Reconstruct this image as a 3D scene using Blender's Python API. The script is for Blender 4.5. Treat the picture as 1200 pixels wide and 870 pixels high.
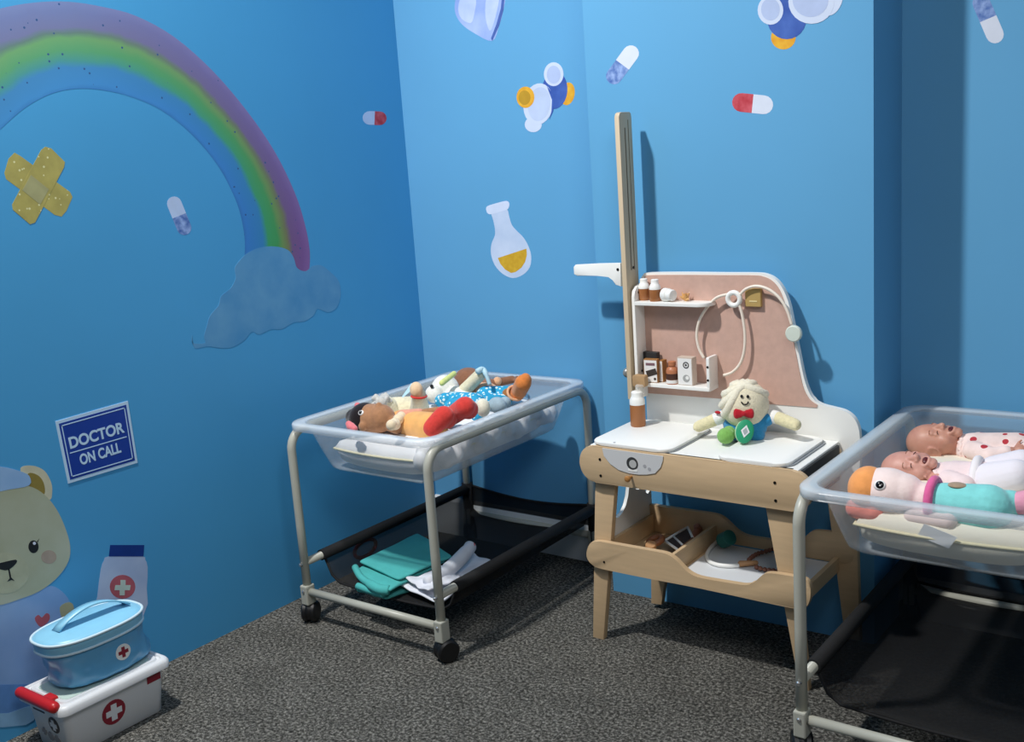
import bpy, bmesh, math, random
import numpy as np
from mathutils import Vector, Matrix
random.seed(7)
S = bpy.context.scene
for o in list(bpy.data.objects):
    bpy.data.objects.remove(o)
COL = S.collection

# ------------------------------------------------------------------ camera
FPX = 1250.0
CAM = Vector((0, 0, 1.3))
RT = Vector((0.80216813, 0.59310519, -0.06893853))
UP = Vector((-0.06398853, 0.20018116, 0.97766711))
FW = Vector((-0.59365963, 0.77984212, -0.19853087))
cd = bpy.data.cameras.new('camera')
cd.sensor_width = 36
cd.sensor_fit = 'HORIZONTAL'
cd.lens = FPX * 36 / 1200
cd.clip_start = 0.01
cam = bpy.data.objects.new('camera', cd)
COL.objects.link(cam)
bk = -FW
cam.matrix_world = Matrix(((RT.x, UP.x, bk.x, CAM.x), (RT.y, UP.y, bk.y, CAM.y), (RT.z, UP.z, bk.z, CAM.z), (0, 0, 0, 1)))
S.camera = cam

# ------------------------------------------------------------------ light
S.view_settings.view_transform = 'Standard'
S.view_settings.look = 'None'
S.view_settings.gamma = 1
S.view_settings.use_curve_mapping = False
S.view_settings.exposure = 0.0
w = bpy.data.worlds.new('world')
S.world = w
w.use_nodes = True
w.node_tree.nodes['Background'].inputs[0].default_value = (0.75, 0.87, 1.0, 1)
w.node_tree.nodes['Background'].inputs[1].default_value = 0.095


def area(name, loc, target, size, power, col=(1, 1, 1), spread=180):
    l = bpy.data.lights.new(name, 'AREA')
    l.shape = 'SQUARE'
    l.size = size
    l.energy = power
    l.color = col
    l.spread = math.radians(spread)
    o = bpy.data.objects.new(name, l)
    COL.objects.link(o)
    o.location = loc
    o.rotation_euler = (Vector(target) - Vector(loc)).to_track_quat('-Z', 'Y').to_euler()
    return o


def spot(name, loc, target, power, ang, blend, rad, col=(1, 1, 1)):
    l = bpy.data.lights.new(name, 'SPOT')
    l.energy = power
    l.spot_size = math.radians(ang)
    l.spot_blend = blend
    l.shadow_soft_size = rad
    l.color = col
    o = bpy.data.objects.new(name, l)
    COL.objects.link(o)
    o.location = loc
    o.rotation_euler = (Vector(target) - Vector(loc)).to_track_quat('-Z', 'Y').to_euler()
    return o


spot('ceiling_spotlight', (-2.05, 0.85, 3.2), (-1.5, 2.1, 0.4), 355, 112, 1.0, 0.075, (1.0, 0.98, 0.95))
area('fill_area_light', (0.3, 0.3, 2.7), (-2.2, 1.9, 0.7), 0.9, 24, (0.97, 0.98, 1.0))  # added fill, no fixture there; brightens the left wall from the right

# ------------------------------------------------------------------ geometry of the room
XL, YA, YB, YR = -2.446, 2.716, 2.55, 2.772
XB0, XB1 = -1.612, -0.838
YB0, YB1 = 2.543, 2.558
PL = {'L': (Vector((XL, 0, 0)), Vector((1, 0, 0))),
      'A': (Vector((0, YA, 0)), Vector((0, -1, 0))),
      'B': (Vector((XB0, YB0, 0)), Vector((YB1 - YB0, -(XB1 - XB0), 0)).normalized()),
      'R': (Vector((0, YR, 0)), Vector((0, -1, 0)))}


def ray(px, py):
    return FW + RT * ((px - 600) / FPX) - UP * ((py - 435) / FPX)


def at(px, py, axis, val):
    d = ray(px, py)
    return CAM + d * ((val - CAM[axis]) / d[axis])


def atp(px, py, pl):
    p, n = PL[pl]
    d = ray(px, py)
    return CAM + d * ((p - CAM).dot(n) / d.dot(n))


# ------------------------------------------------------------------ materials
def lin(c):
    c = c / 255.0
    return c / 12.92 if c <= 0.04045 else ((c + 0.055) / 1.055) ** 2.4


def rgb(h):
    h = h.lstrip('#')
    return tuple(lin(int(h[i:i + 2], 16)) for i in (0, 2, 4))


MATS = {}


def mat(name, hexc, rough=0.6, metal=0.0, var=0.0, vscale=8.0, bump=0.0, bscale=200.0, spec=0.5, hex2=None, sheen=0.0, stretch=None):
    if name in MATS:
        return MATS[name]
    m = bpy.data.materials.new(name)
    m.use_nodes = True
    nt = m.node_tree
    b = nt.nodes['Principled BSDF']
    c = rgb(hexc)
    b.inputs['Base Color'].default_value = (*c, 1)
    b.inputs['Roughness'].default_value = rough
    b.inputs['Metallic'].default_value = metal
    b.inputs['Specular IOR Level'].default_value = spec
    if sheen:
        b.inputs['Sheen Weight'].default_value = sheen
    tc = nt.nodes.new('ShaderNodeTexCoord')
    src = tc.outputs['Object']
    if stretch:
        mp = nt.nodes.new('ShaderNodeMapping')
        mp.inputs['Scale'].default_value = stretch
        nt.links.new(src, mp.inputs['Vector'])
        src = mp.outputs['Vector']
    if var or hex2:
        n = nt.nodes.new('ShaderNodeTexNoise')
        n.inputs['Scale'].default_value = vscale
        n.inputs['Detail'].default_value = 5
        nt.links.new(src, n.inputs['Vector'])
        r = nt.nodes.new('ShaderNodeValToRGB')
        if hex2:
            c2 = rgb(hex2)
            r.color_ramp.elements[0].color = (*c, 1)
            r.color_ramp.elements[1].color = (*c2, 1)
        else:
            r.color_ramp.elements[0].color = (*[x * (1 - var) for x in c], 1)
            r.color_ramp.elements[1].color = (*[min(1, x * (1 + var)) for x in c], 1)
        r.color_ramp.elements[0].position = 0.3
        r.color_ramp.elements[1].position = 0.7
        nt.links.new(n.outputs['Fac'], r.inputs[0])
        nt.links.new(r.outputs[0], b.inputs['Base Color'])
    if bump:
        n2 = nt.nodes.new('ShaderNodeTexNoise')
        n2.inputs['Scale'].default_value = bscale
        n2.inputs['Detail'].default_value = 3
        nt.links.new(src, n2.inputs['Vector'])
        bp = nt.nodes.new('ShaderNodeBump')
        bp.inputs['Strength'].default_value = bump
        bp.inputs['Distance'].default_value = 0.002
        nt.links.new(n2.outputs['Fac'], bp.inputs['Height'])
        nt.links.new(bp.outputs[0], b.inputs['Normal'])
    MATS[name] = m
    return m


def see_through(name, hexc, fac, rough=0.3, edge=0.35):
    if name in MATS:
        return MATS[name]
    m = bpy.data.materials.new(name)
    m.use_nodes = True
    nt = m.node_tree
    b = nt.nodes['Principled BSDF']
    b.inputs['Base Color'].default_value = (*rgb(hexc), 1)
    b.inputs['Roughness'].default_value = rough
    tr = nt.nodes.new('ShaderNodeBsdfTransparent')
    mx = nt.nodes.new('ShaderNodeMixShader')
    lw = nt.nodes.new('ShaderNodeLayerWeight')
    lw.inputs['Blend'].default_value = 0.35
    ma = nt.nodes.new('ShaderNodeMath')
    ma.operation = 'MULTIPLY_ADD'
    ma.inputs[1].default_value = edge
    ma.inputs[2].default_value = fac
    ma.use_clamp = True
    nt.links.new(lw.outputs['Facing'], ma.inputs[0])
    nt.links.new(ma.outputs[0], mx.inputs[0])
    nt.links.new(tr.outputs[0], mx.inputs[1])
    nt.links.new(b.outputs[0], mx.inputs[2])
    nt.links.new(mx.outputs[0], nt.nodes['Material Output'].inputs['Surface'])
    MATS[name] = m
    return m


def carpet_mat():
    m = bpy.data.materials.new('carpet')
    m.use_nodes = True
    nt = m.node_tree
    b = nt.nodes['Principled BSDF']
    b.inputs['Roughness'].default_value = 0.95
    b.inputs['Specular IOR Level'].default_value = 0.1
    tc = nt.nodes.new('ShaderNodeTexCoord')
    n = nt.nodes.new('ShaderNodeTexNoise')
    n.inputs['Scale'].default_value = 120
    n.inputs['Detail'].default_value = 8
    n.inputs['Roughness'].default_value = 0.85
    n3 = nt.nodes.new('ShaderNodeTexNoise')
    n3.inputs['Scale'].default_value = 9
    n3.inputs['Detail'].default_value = 4
    nt.links.new(tc.outputs['Object'], n.inputs['Vector'])
    nt.links.new(tc.outputs['Object'], n3.inputs['Vector'])
    r = nt.nodes.new('ShaderNodeValToRGB')
    e = r.color_ramp.elements
    e[0].position, e[0].color = 0.40, (0.010, 0.010, 0.009, 1)
    e[1].position, e[1].color = 0.61, (0.46, 0.445, 0.40, 1)
    k = e.new(0.5)
    k.color = (0.10, 0.098, 0.088, 1)
    nt.links.new(n.outputs['Fac'], r.inputs[0])
    mx = nt.nodes.new('ShaderNodeMixRGB')
    mx.blend_type = 'MULTIPLY'
    mx.inputs[0].default_value = 0.5
    nt.links.new(r.outputs[0], mx.inputs[1])
    r2 = nt.nodes.new('ShaderNodeValToRGB')
    r2.color_ramp.elements[0].position = 0.3
    r2.color_ramp.elements[0].color = (0.6, 0.6, 0.6, 1)
    r2.color_ramp.elements[1].position = 0.7
    r2.color_ramp.elements[1].color = (1.2, 1.2, 1.2, 1)
    nt.links.new(n3.outputs['Fac'], r2.inputs[0])
    nt.links.new(r2.outputs[0], mx.inputs[2])
    nt.links.new(mx.outputs[0], b.inputs['Base Color'])
    bp = nt.nodes.new('ShaderNodeBump')
    bp.inputs['Strength'].default_value = 0.9
    bp.inputs['Distance'].default_value = 0.006
    nt.links.new(n.outputs['Fac'], bp.inputs['Height'])
    nt.links.new(bp.outputs[0], b.inputs['Normal'])
    return m


def dots_mat(name, base, dot, scale, size, rough=0.7, dot2=None):
    if name in MATS:
        return MATS[name]
    m = mat(name, base, rough, var=0.12, vscale=30)
    nt = m.node_tree
    b = nt.nodes['Principled BSDF']
    src = b.inputs['Base Color'].links[0].from_socket
    tc = [x for x in nt.nodes if x.type == 'TEX_COORD'][0]
    v = nt.nodes.new('ShaderNodeTexVoronoi')
    v.inputs['Scale'].default_value = scale
    nt.links.new(tc.outputs['Object'], v.inputs['Vector'])
    lt = nt.nodes.new('ShaderNodeMath')
    lt.operation = 'LESS_THAN'
    lt.inputs[1].default_value = size
    nt.links.new(v.outputs['Distance'], lt.inputs[0])
    mx = nt.nodes.new('ShaderNodeMixRGB')
    mx.inputs[2].default_value = (*rgb(dot), 1)
    nt.links.new(lt.outputs[0], mx.inputs[0])
    nt.links.new(src, mx.inputs[1])
    nt.links.new(mx.outputs[0], b.inputs['Base Color'])
    return m


# ------------------------------------------------------------------ objects and parts
def thing(name, label, cat, loc=(0, 0, 0), group=None):
    o = bpy.data.objects.new(name, None)
    o.empty_display_size = 0.05
    COL.objects.link(o)
    o.location = loc
    o['label'] = label
    o['category'] = cat
    o['kind'] = 'thing'
    if group:
        o['group'] = group
    return o


def origin(o):
    v = Vector((0, 0, 0))
    while o:
        v += o.location
        o = o.parent
    return v


def obj(name, bm, m, parent=None, smooth=False, label=None):
    """bm in world coordinates -> one mesh object, child of parent."""
    me = bpy.data.meshes.new(name)
    if parent is not None:
        bmesh.ops.translate(bm, verts=bm.verts, vec=-origin(parent))
    bmesh.ops.recalc_face_normals(bm, faces=bm.faces)
    bm.to_mesh(me)
    bm.free()
    for mm in (m if isinstance(m, (list, tuple)) else [m]):
        me.materials.append(mm)
    if smooth:
        for p in me.polygons:
            p.use_smooth = True
    o = bpy.data.objects.new(name, me)
    COL.objects.link(o)
    if parent is not None:
        o.parent = parent
    if label:
        o['label'] = label
    return o


def auto(o, ang=35):
    md = o.modifiers.new('edges', 'EDGE_SPLIT')
    md.split_angle = math.radians(ang)
    for p in o.data.polygons:
        p.use_smooth = True
    return o


def struct(name, bm, m):
    o = obj(name, bm, m)
    o['kind'] = 'structure'
    return o


def tag(o, label, cat, group=None):
    o['label'] = label
    o['category'] = cat
    o['kind'] = 'thing'
    if group:
        o['group'] = group
    return o


def box(lo, hi, bev=0.0, bm=None):
    bm = bm or bmesh.new()
    lo, hi = Vector(lo), Vector(hi)
    b2 = bmesh.new()
    bmesh.ops.create_cube(b2, size=1)
    for v in b2.verts:
        v.co = Vector(((v.co.x + .5) * (hi.x - lo.x) + lo.x, (v.co.y + .5) * (hi.y - lo.y) + lo.y, (v.co.z + .5) * (hi.z - lo.z) + lo.z))
    if bev:
        bmesh.ops.bevel(b2, geom=b2.edges[:], offset=bev, segments=2, affect='EDGES', profile=0.5)
    merge(bm, b2)
    return bm


def merge(bm, b2, M=None):
    if M is not None:
        bmesh.ops.transform(b2, matrix=M, verts=b2.verts)
    vs = [bm.verts.new(v.co) for v in b2.verts]
    b2.verts.index_update()
    for f in b2.faces:
        nf = bm.faces.new([vs[v.index] for v in f.verts])
        nf.smooth = f.smooth
        nf.material_index = f.material_index
    b2.free()
    return bm


def catmull(pts, n=5, closed=True):
    P = [Vector(p) for p in pts]
    N = len(P)
    out = []
    for i in range(N if closed else N - 1):
        if closed:
            p0, p1, p2, p3 = P[i - 1], P[i], P[(i + 1) % N], P[(i + 2) % N]
        else:
            p0, p1, p2, p3 = P[max(i - 1, 0)], P[i], P[i + 1], P[min(i + 2, N - 1)]
        for k in range(n):
            t = k / n
            out.append(0.5 * ((2 * p1) + (p2 - p0) * t + (2 * p0 - 5 * p1 + 4 * p2 - p3) * t * t + (3 * p1 - p0 - 3 * p2 + p3) * t ** 3))
    if not closed:
        out.append(P[-1].copy())
    return out


def prism(pts, vec, bm=None, bev=0.0):
    """closed polygon of points extruded by vec"""
    bm = bm or bmesh.new()
    b2 = bmesh.new()
    a = [b2.verts.new(Vector(p)) for p in pts]
    b = [b2.verts.new(Vector(p) + Vector(vec)) for p in pts]
    n = len(pts)
    b2.faces.new(a)
    b2.faces.new(list(reversed(b)))
    for i in range(n):
        b2.faces.new((a[i], a[(i + 1) % n], b[(i + 1) % n], b[i]))
    if bev:
        caps = [e for e in b2.edges if (e.verts[0] in a) == (e.verts[1] in a)]
        bmesh.ops.bevel(b2, geom=caps, offset=bev, segments=2, affect='EDGES', profile=0.5)
    merge(bm, b2)
    return bm


def rrect(x0, x1, y0, y1, r, n=6):
    out = []
    for cx, cy, a0 in ((x1 - r, y1 - r, 0), (x0 + r, y1 - r, 90), (x0 + r, y0 + r, 180), (x1 - r, y0 + r, 270)):
        for k in range(n + 1):
            a = math.radians(a0 + 90 * k / n)
            out.append((cx + r * math.cos(a), cy + r * math.sin(a)))
    return out


def tube(pts, r, seg=12, bm=None, cap=True, closed=False):
    bm = bm or bmesh.new()
    P = [Vector(p) for p in pts]
    N = len(P)
    R = r if isinstance(r, (list, tuple)) else [r] * N
    rings = []
    prev = None
    for i in range(N):
        if closed:
            t = (P[(i + 1) % N] - P[i - 1]).normalized()
        else:
            t = (P[min(i + 1, N - 1)] - P[max(i - 1, 0)]).normalized()
        if prev is None:
            a = Vector((0, 0, 1)) if abs(t.z) < 0.9 else Vector((1, 0, 0))
            u = t.cross(a).normalized()
        else:
            u = (prev - t * prev.dot(t)).normalized()
        prev = u
        v = t.cross(u)
        rings.append([bm.verts.new(P[i] + (u * math.cos(2 * math.pi * k / seg) + v * math.sin(2 * math.pi * k / seg)) * R[i]) for k in range(seg)])
    for i in range(N if closed else N - 1):
        a, b = rings[i], rings[(i + 1) % N]
        for k in range(seg):
            f = bm.faces.new((a[k], a[(k + 1) % seg], b[(k + 1) % seg], b[k]))
            f.smooth = True
    if cap and not closed:
        bm.faces.new(list(reversed(rings[0])))
        bm.faces.new(rings[-1])
    return bm


def lathe(base, prof, axis=(0, 0, 1), seg=24, bm=None):
    """prof: list of (radius, height)"""
    bm = bm or bmesh.new()
    M = Vector((0, 0, 1)).rotation_difference(Vector(axis)).to_matrix()
    base = Vector(base)
    rings = []
    for r, h in prof:
        r = max(r, 1e-5)
        rings.append([bm.verts.new(base + M @ Vector((r * math.cos(2 * math.pi * k / seg), r * math.sin(2 * math.pi * k / seg), h))) for k in range(seg)])
    for a, b in zip(rings, rings[1:]):
        for k in range(seg):
            bm.faces.new((a[k], a[(k + 1) % seg], b[(k + 1) % seg], b[k]))
    bm.faces.new(list(reversed(rings[0])))
    bm.faces.new(rings[-1])
    return bm


def ball(c, r, bm=None, M=None, seg=20):
    """ellipsoid; r scalar or (rx,ry,rz); M 3x3 rotation"""
    bm = bm or bmesh.new()
    b2 = bmesh.new()
    bmesh.ops.create_uvsphere(b2, u_segments=seg, v_segments=seg // 2 + 2, radius=1)
    r = (r, r, r) if not isinstance(r, (list, tuple, Vector)) else r
    T = Matrix.Diagonal((*r, 1))
    if M is not None:
        T = M.to_4x4() @ T
    T = Matrix.Translation(Vector(c)) @ T
    for f in b2.faces:
        f.smooth = True
    merge(bm, b2, T)
    return bm


def caps(a, b, ra, rb=None, bm=None, n=7):
    """tapered limb with round ends"""
    rb = ra if rb is None else rb
    a, b = Vector(a), Vector(b)
    d = (b - a).normalized()
    pts, rad = [], []
    for k in range(n):
        t = math.pi / 2 * (1 - k / (n - 1))
        pts.append(a - d * ra * math.sin(t))
        rad.append(max(ra * math.cos(t), 1e-4))
    for k in range(n):
        t = math.pi / 2 * k / (n - 1)
        pts.append(b + d * rb * math.sin(t))
        rad.append(max(rb * math.cos(t), 1e-4))
    return tube(pts, rad, 16, bm)


def axes(dx, up=(0, 0, 1)):
    x = Vector(dx).normalized()
    y = Vector(up).cross(x).normalized()
    z = x.cross(y)
    return Matrix((x, y, z)).transposed()


def fuse(o, vox=0.003, it=6, fac=0.5):
    md = o.modifiers.new('fuse', 'REMESH')
    md.mode = 'VOXEL'
    md.voxel_size = vox
    md.use_smooth_shade = True
    sm = o.modifiers.new('soft', 'SMOOTH')
    sm.factor = fac
    sm.iterations = it
    return o


def children(o):
    return [c for c in bpy.data.objects if c.parent == o]


def copy_tree(o, parent=None):
    kids = children(o)
    c = o.copy()
    COL.objects.link(c)
    if parent is not None:
        c.parent = parent
    for k in kids:
        copy_tree(k, c)
    return c


# shared materials
WALL_SPEC = 0.25
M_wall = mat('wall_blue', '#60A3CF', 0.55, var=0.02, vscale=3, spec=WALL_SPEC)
M_wallL = mat('wall_blue_shade', '#4CA0D4', 0.55, var=0.03, vscale=2, spec=WALL_SPEC)  # same wall blue, with the left wall's more saturated shade put into the colour
M_white = mat('white_paint', '#F2F2EE', 0.4)
M_skirt = mat('skirting_white', '#DCE0E2', 0.5)
M_ply = mat('birch_ply', '#CDB08A', 0.5, var=0.05, vscale=12, stretch=(1, 1, 8))
M_plyedge = mat('ply_edge', '#E3CDA8', 0.55)
M_dply = mat('oak_ply', '#B08E66', 0.55, var=0.06, vscale=12)
M_tube = mat('powder_coated_grey', '#B4B4A8', 0.38, var=0.03, vscale=20)
M_black = mat('black_plastic', '#0E0E10', 0.45)
M_bolt = mat('bolt_dark', '#1A1815', 0.4, metal=0.6)
M_chrome = mat('chrome', '#C9C9C9', 0.25, metal=0.9)
M_brown = mat('brown_bottle', '#A4693C', 0.4)
M_red = mat('red_plastic', '#C01E22', 0.35)
M_dark = mat('charcoal', '#2B2B2C', 0.6)

# ------------------------------------------------------------------ room shell
H = 2.75
struct('floor', box((XL - .3, -1.6, -.05), (1.6, 3.0, 0)), carpet_mat())
struct('wall_left', box((XL - .12, -1.2, 0), (XL, YA + .2, H)), M_wallL)
struct('wall_back', box((XL, YA, 0), (XB0 + .03, YA + .12, H)), M_wall)
struct('wall_breast', prism([(XB0, YB0, 0), (XB1, YB1, 0), (XB1, YR + .05, 0), (XB0, YR + .05, 0)], (0, 0, H)), M_wall)
struct('wall_recess', box((XB1, YR, 0), (1.5, YR + .12, H)), M_wall)


def skirt(name, x0, x1, y, h):
    bm = prism([(x0, y, 0), (x0, y - .014, 0), (x0, y - .014, h - .012), (x0, y - .004, h), (x0, y, h)], (x1 - x0, 0, 0))
    o = struct(name, bm, M_skirt)


skirt('baseboard_back', XL, XB0, YA, .135)
skirt('baseboard_recess', XB1, 1.5, YR, .115)


# ------------------------------------------------------------------ wall stickers (flat prints)
def decal(t, name, px, pl, m, layer=0, smooth=0, label=None):
    p, n = PL[pl]
    P = [atp(x, y, pl) for x, y in px]
    if smooth:
        P = catmull(P, smooth)
    off = 0.0003 + 0.00025 * layer
    return obj(name, prism([q for q in P], n * off), m, t, label=label)


def dthing(name, px, py, pl, label, group=None, cat='wall sticker'):
    return thing(name, label, cat, atp(px, py, pl), group)


def circ(cx, cy, rx, ry=None, rot=0, n=24):
    ry = ry or rx
    a = math.radians(rot)
    out = []
    for k in range(n):
        t = 2 * math.pi * k / n
        x, y = rx * math.cos(t), ry * math.sin(t)
        out.append((cx + x * math.cos(a) - y * math.sin(a), cy + x * math.sin(a) + y * math.cos(a)))
    return out


def capsule_px(a, b, r, half, n=8):
    """half 0: from a to the middle; half 1: from the middle to b"""
    ax, ay = a
    bx, by = b
    d = math.hypot(bx - ax, by - ay)
    ux, uy = (bx - ax) / d, (by - ay) / d
    mx, my = (ax + bx) / 2, (ay + by) / 2
    c, s = ((ax + ux * r, ay + uy * r), -1) if half == 0 else ((bx - ux * r, by - uy * r), 1)
    out = [(mx + uy * r, my - ux * r)]
    for k in range(n + 1):
        t = math.pi * k / n
        out.append((c[0] + uy * r * math.cos(t) + s * ux * r * math.sin(t), c[1] - ux * r * math.cos(t) + s * uy * r * math.sin(t)))
    out.append((mx - uy * r, my + ux * r))
    return out


def print_mat(name, h, var=0.1, vs=25):
    return mat('print_' + name, h, 0.6, var=var, vscale=vs, spec=0.2)


# rainbow with its cloud on the left wall
RO = [(-60, 38), (-25, 20), (0, 10), (40, 3), (80, 2), (120, 8), (160, 19), (205, 44), (250, 84), (290, 131), (322, 178), (345, 225), (357, 262), (363, 295), (362, 322)]
RI = [(-60, 222), (-25, 178), (0, 152), (30, 126), (60, 110), (90, 104), (122, 106), (155, 114), (190, 130), (225, 158), (255, 194), (275, 232), (284, 262), (287, 290), (284, 322)]


def rainbow_mat():
    m = mat('print_rainbow', '#5A96C8', 0.6, spec=0.2)
    nt = m.node_tree
    b = nt.nodes['Principled BSDF']
    uv = nt.nodes.new('ShaderNodeUVMap')
    sp = nt.nodes.new('ShaderNodeSeparateXYZ')
    nt.links.new(uv.outputs[0], sp.inputs[0])
    tc = nt.nodes.new('ShaderNodeTexCoord')
    nz = nt.nodes.new('ShaderNodeTexNoise')
    nz.inputs['Scale'].default_value = 14
    nt.links.new(tc.outputs['Object'], nz.inputs['Vector'])
    ad = nt.nodes.new('ShaderNodeMath')
    ad.operation = 'MULTIPLY_ADD'
    ad.inputs[1].default_value = 0.10
    nt.links.new(nz.outputs['Fac'], ad.inputs[0])
    sb = nt.nodes.new('ShaderNodeMath')
    sb.operation = 'SUBTRACT'
    sb.inputs[1].default_value = 0.05
    nt.links.new(sp.outputs['Y'], sb.inputs[0])
    nt.links.new(sb.outputs[0], ad.inputs[2])

    def ramp(stops):
        r = nt.nodes.new('ShaderNodeValToRGB')
        e = r.color_ramp.elements
        while len(e) > 1:
            e.remove(e[-1])
        e[0].position = stops[0][0]
        e[0].color = (*rgb(stops[0][1]), 1)
        for p, h in stops[1:]:
            k = e.new(p)
            k.color = (*rgb(h), 1)
        nt.links.new(ad.outputs[0], r.inputs[0])
        return r
    r1 = ramp([(0, '#7C8CBA'), (.10, '#7784B2'), (.28, '#7A80A8'), (.34, '#6A8880'), (.40, '#74AC74'), (.54, '#62A878'), (.66, '#529E9A'), (.74, '#4A90C6'), (.95, '#4A94D0'), (1, '#4488C6')])
    r2 = ramp([(0, '#8E6AA4'), (.12, '#825C94'), (.27, '#7E5E8A'), (.33, '#80805C'), (.42, '#78985A'), (.50, '#4A9E5C'), (.64, '#46A468'), (.72, '#3E88BE'), (.95, '#4084CC'), (1, '#3E7CBE')])
    mx = nt.nodes.new('ShaderNodeMixRGB')
    nt.links.new(sp.outputs['X'], mx.inputs[0])
    nt.links.new(r1.outputs[0], mx.inputs[1])
    nt.links.new(r2.outputs[0], mx.inputs[2])
    v = nt.nodes.new('ShaderNodeTexVoronoi')
    v.inputs['Scale'].default_value = 34
    nt.links.new(tc.outputs['Object'], v.inputs['Vector'])
    lt = nt.nodes.new('ShaderNodeMath')
    lt.operation = 'LESS_THAN'
    lt.inputs[1].default_value = 0.095
    nt.links.new(v.outputs['Distance'], lt.inputs[0])
    m2 = nt.nodes.new('ShaderNodeMixRGB')
    m2.inputs[2].default_value = (*rgb('#3A5C8C'), 1)
    nt.links.new(lt.outputs[0], m2.inputs[0])
    nt.links.new(mx.outputs[0], m2.inputs[1])
    nt.links.new(m2.outputs[0], b.inputs['Base Color'])
    return m


t = dthing('rainbow_sticker', 180, 150, 'L', 'large painted rainbow print ending in a cloud on the left wall')
bm = bmesh.new()
po = catmull([atp(x, y, 'L') for x, y in RO], 4, False)
pi_ = catmull([atp(x, y, 'L') for x, y in RI], 4, False)
uvl = bm.loops.layers.uv.new('UVMap')
NB = 12
grid = []
for i, (a, b) in enumerate(zip(po, pi_)):
    grid.append([bm.verts.new(a.lerp(b, k / NB) + Vector((.0003, 0, 0))) for k in range(NB + 1)])
for i in range(len(grid) - 1):
    for k in range(NB):
        f = bm.faces.new((grid[i][k], grid[i + 1][k], grid[i + 1][k + 1], grid[i][k + 1]))
        for l, (uu, vv) in zip(f.loops, ((i, k), (i + 1, k), (i + 1, k + 1), (i, k + 1))):
            l[uvl].uv = (min(1, max(0, (uu / (len(grid) - 1) - .3) / .6)), vv / NB)
obj('arc', bm, rainbow_mat(), t)
CLOUD = [(225, 393), (226, 402), (240, 402), (239, 394), (242, 383), (246, 370), (256, 358), (259, 347), (270, 338), (276, 326), (275, 314), (282, 304), (291, 296), (306, 290), (322, 289), (337, 293), (344, 302), (348, 314), (358, 318), (366, 312), (376, 311), (386, 318), (397, 330), (399, 347), (394, 361), (384, 366), (372, 362), (367, 370), (356, 377), (344, 378), (330, 386), (318, 386), (304, 392), (295, 389), (286, 399), (272, 407), (258, 408), (243, 406), (228, 408)]
decal(t, 'cloud', CLOUD, 'L', mat('print_cloud', '#4C90C2', 0.6, hex2='#6AA4CC', vscale=9, spec=0.2), 1, 4)

# crossed plasters
M_plas = dots_mat('print_plaster', '#ACA258', '#DAD8A0', 62, .17)
t = dthing('plaster_sticker', 45, 217, 'L', 'mustard spotted pair of crossed sticking plasters printed under the rainbow')
decal(t, 'strip', [(17, 179), (10, 186), (5, 203), (7, 210), (64, 252), (72, 254), (78, 247), (85, 231), (82, 225), (24, 183)], 'L', M_plas, 0)
decal(t, 'strip', [(53, 172), (48, 176), (14, 240), (15, 246), (35, 263), (41, 261), (75, 196), (76, 190), (60, 174)], 'L', M_plas, 1)
decal(t, 'pad', [(36, 205), (57, 222), (47, 240), (26, 223)], 'L', print_mat('pad', '#A5A376'), 2)


def capsule(name, a, b, r, ca, cb, pl, label):
    t = dthing(name, (a[0] + b[0]) / 2, (a[1] + b[1]) / 2, pl, label, 'medicine capsules printed on the walls')
    decal(t, 'half_shell', capsule_px(a, b, r, 0), pl, ca, 0)
    decal(t, 'half_shell', capsule_px(a, b, r, 1), pl, cb, 0)


PW = print_mat('white', '#D4DCEC', .04)
PWL = print_mat('white_shaded', '#BCCFEE', .06)
PB = mat('print_steelblue', '#3C62A8', 0.6, hex2='#9CB6E6', vscale=60, spec=0.2)
PR = mat('print_capsule_red', '#B0303C', 0.6, hex2='#D0606C', vscale=45, spec=0.2)
capsule('capsule_sticker', (201, 231), (219, 275), 8.5, PWL, PB, 'L', 'white and steel blue capsule print inside the rainbow arch')
capsule('capsule_sticker', (425, 138), (453, 139), 8, PWL, PR, 'L', 'white and dark red capsule print near the room corner')
capsule('capsule_sticker', (745, 55), (714, 97), 9.5, PW, PB, 'B', 'white and blue capsule print above the tall wooden post')
capsule('capsule_sticker', (858, 119), (906, 124), 11, PR, PW, 'B', 'red and white capsule print on the wall high above the pegboard')
capsule('capsule_sticker', (1146, -6), (1170, 50), 10.5, PB, PW, 'R', 'blue and white capsule print on the recessed wall cut by top edge')

# flask
t = dthing('flask_sticker', 597, 282, 'A', 'white flask print with yellow liquid left of the tall post')
decal(t, 'glass', [(576, 249), (585, 246), (594, 245), (597, 255), (600, 264), (606, 271), (613, 278), (619, 288), (622.5, 300), (621, 313), (613, 322), (601, 326), (589, 321), (580, 311), (575.5, 298), (576, 286), (580, 276), (580, 268), (578, 258)], 'A', mat('print_glass', '#B4C8E4', 0.6, hex2='#CCDAF0', vscale=12, spec=0.2), 0, 3)
decal(t, 'lip', [(570, 247), (570, 243), (574, 240.5), (590, 236), (595, 236), (597, 239), (596, 244), (592, 246.5), (577, 251), (572, 250.5)], 'A', print_mat('lip', '#D0DCF2', .04), 1, 2)
decal(t, 'liquid', [(583.5, 302.5), (617, 291.5), (617.5, 299), (615.5, 307), (611, 314), (604, 319), (599, 320), (592, 316), (586.5, 309.5)], 'A', mat('print_yellow', '#C79A26', 0.6, hex2='#D8B038', vscale=50, spec=0.2), 1)

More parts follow.
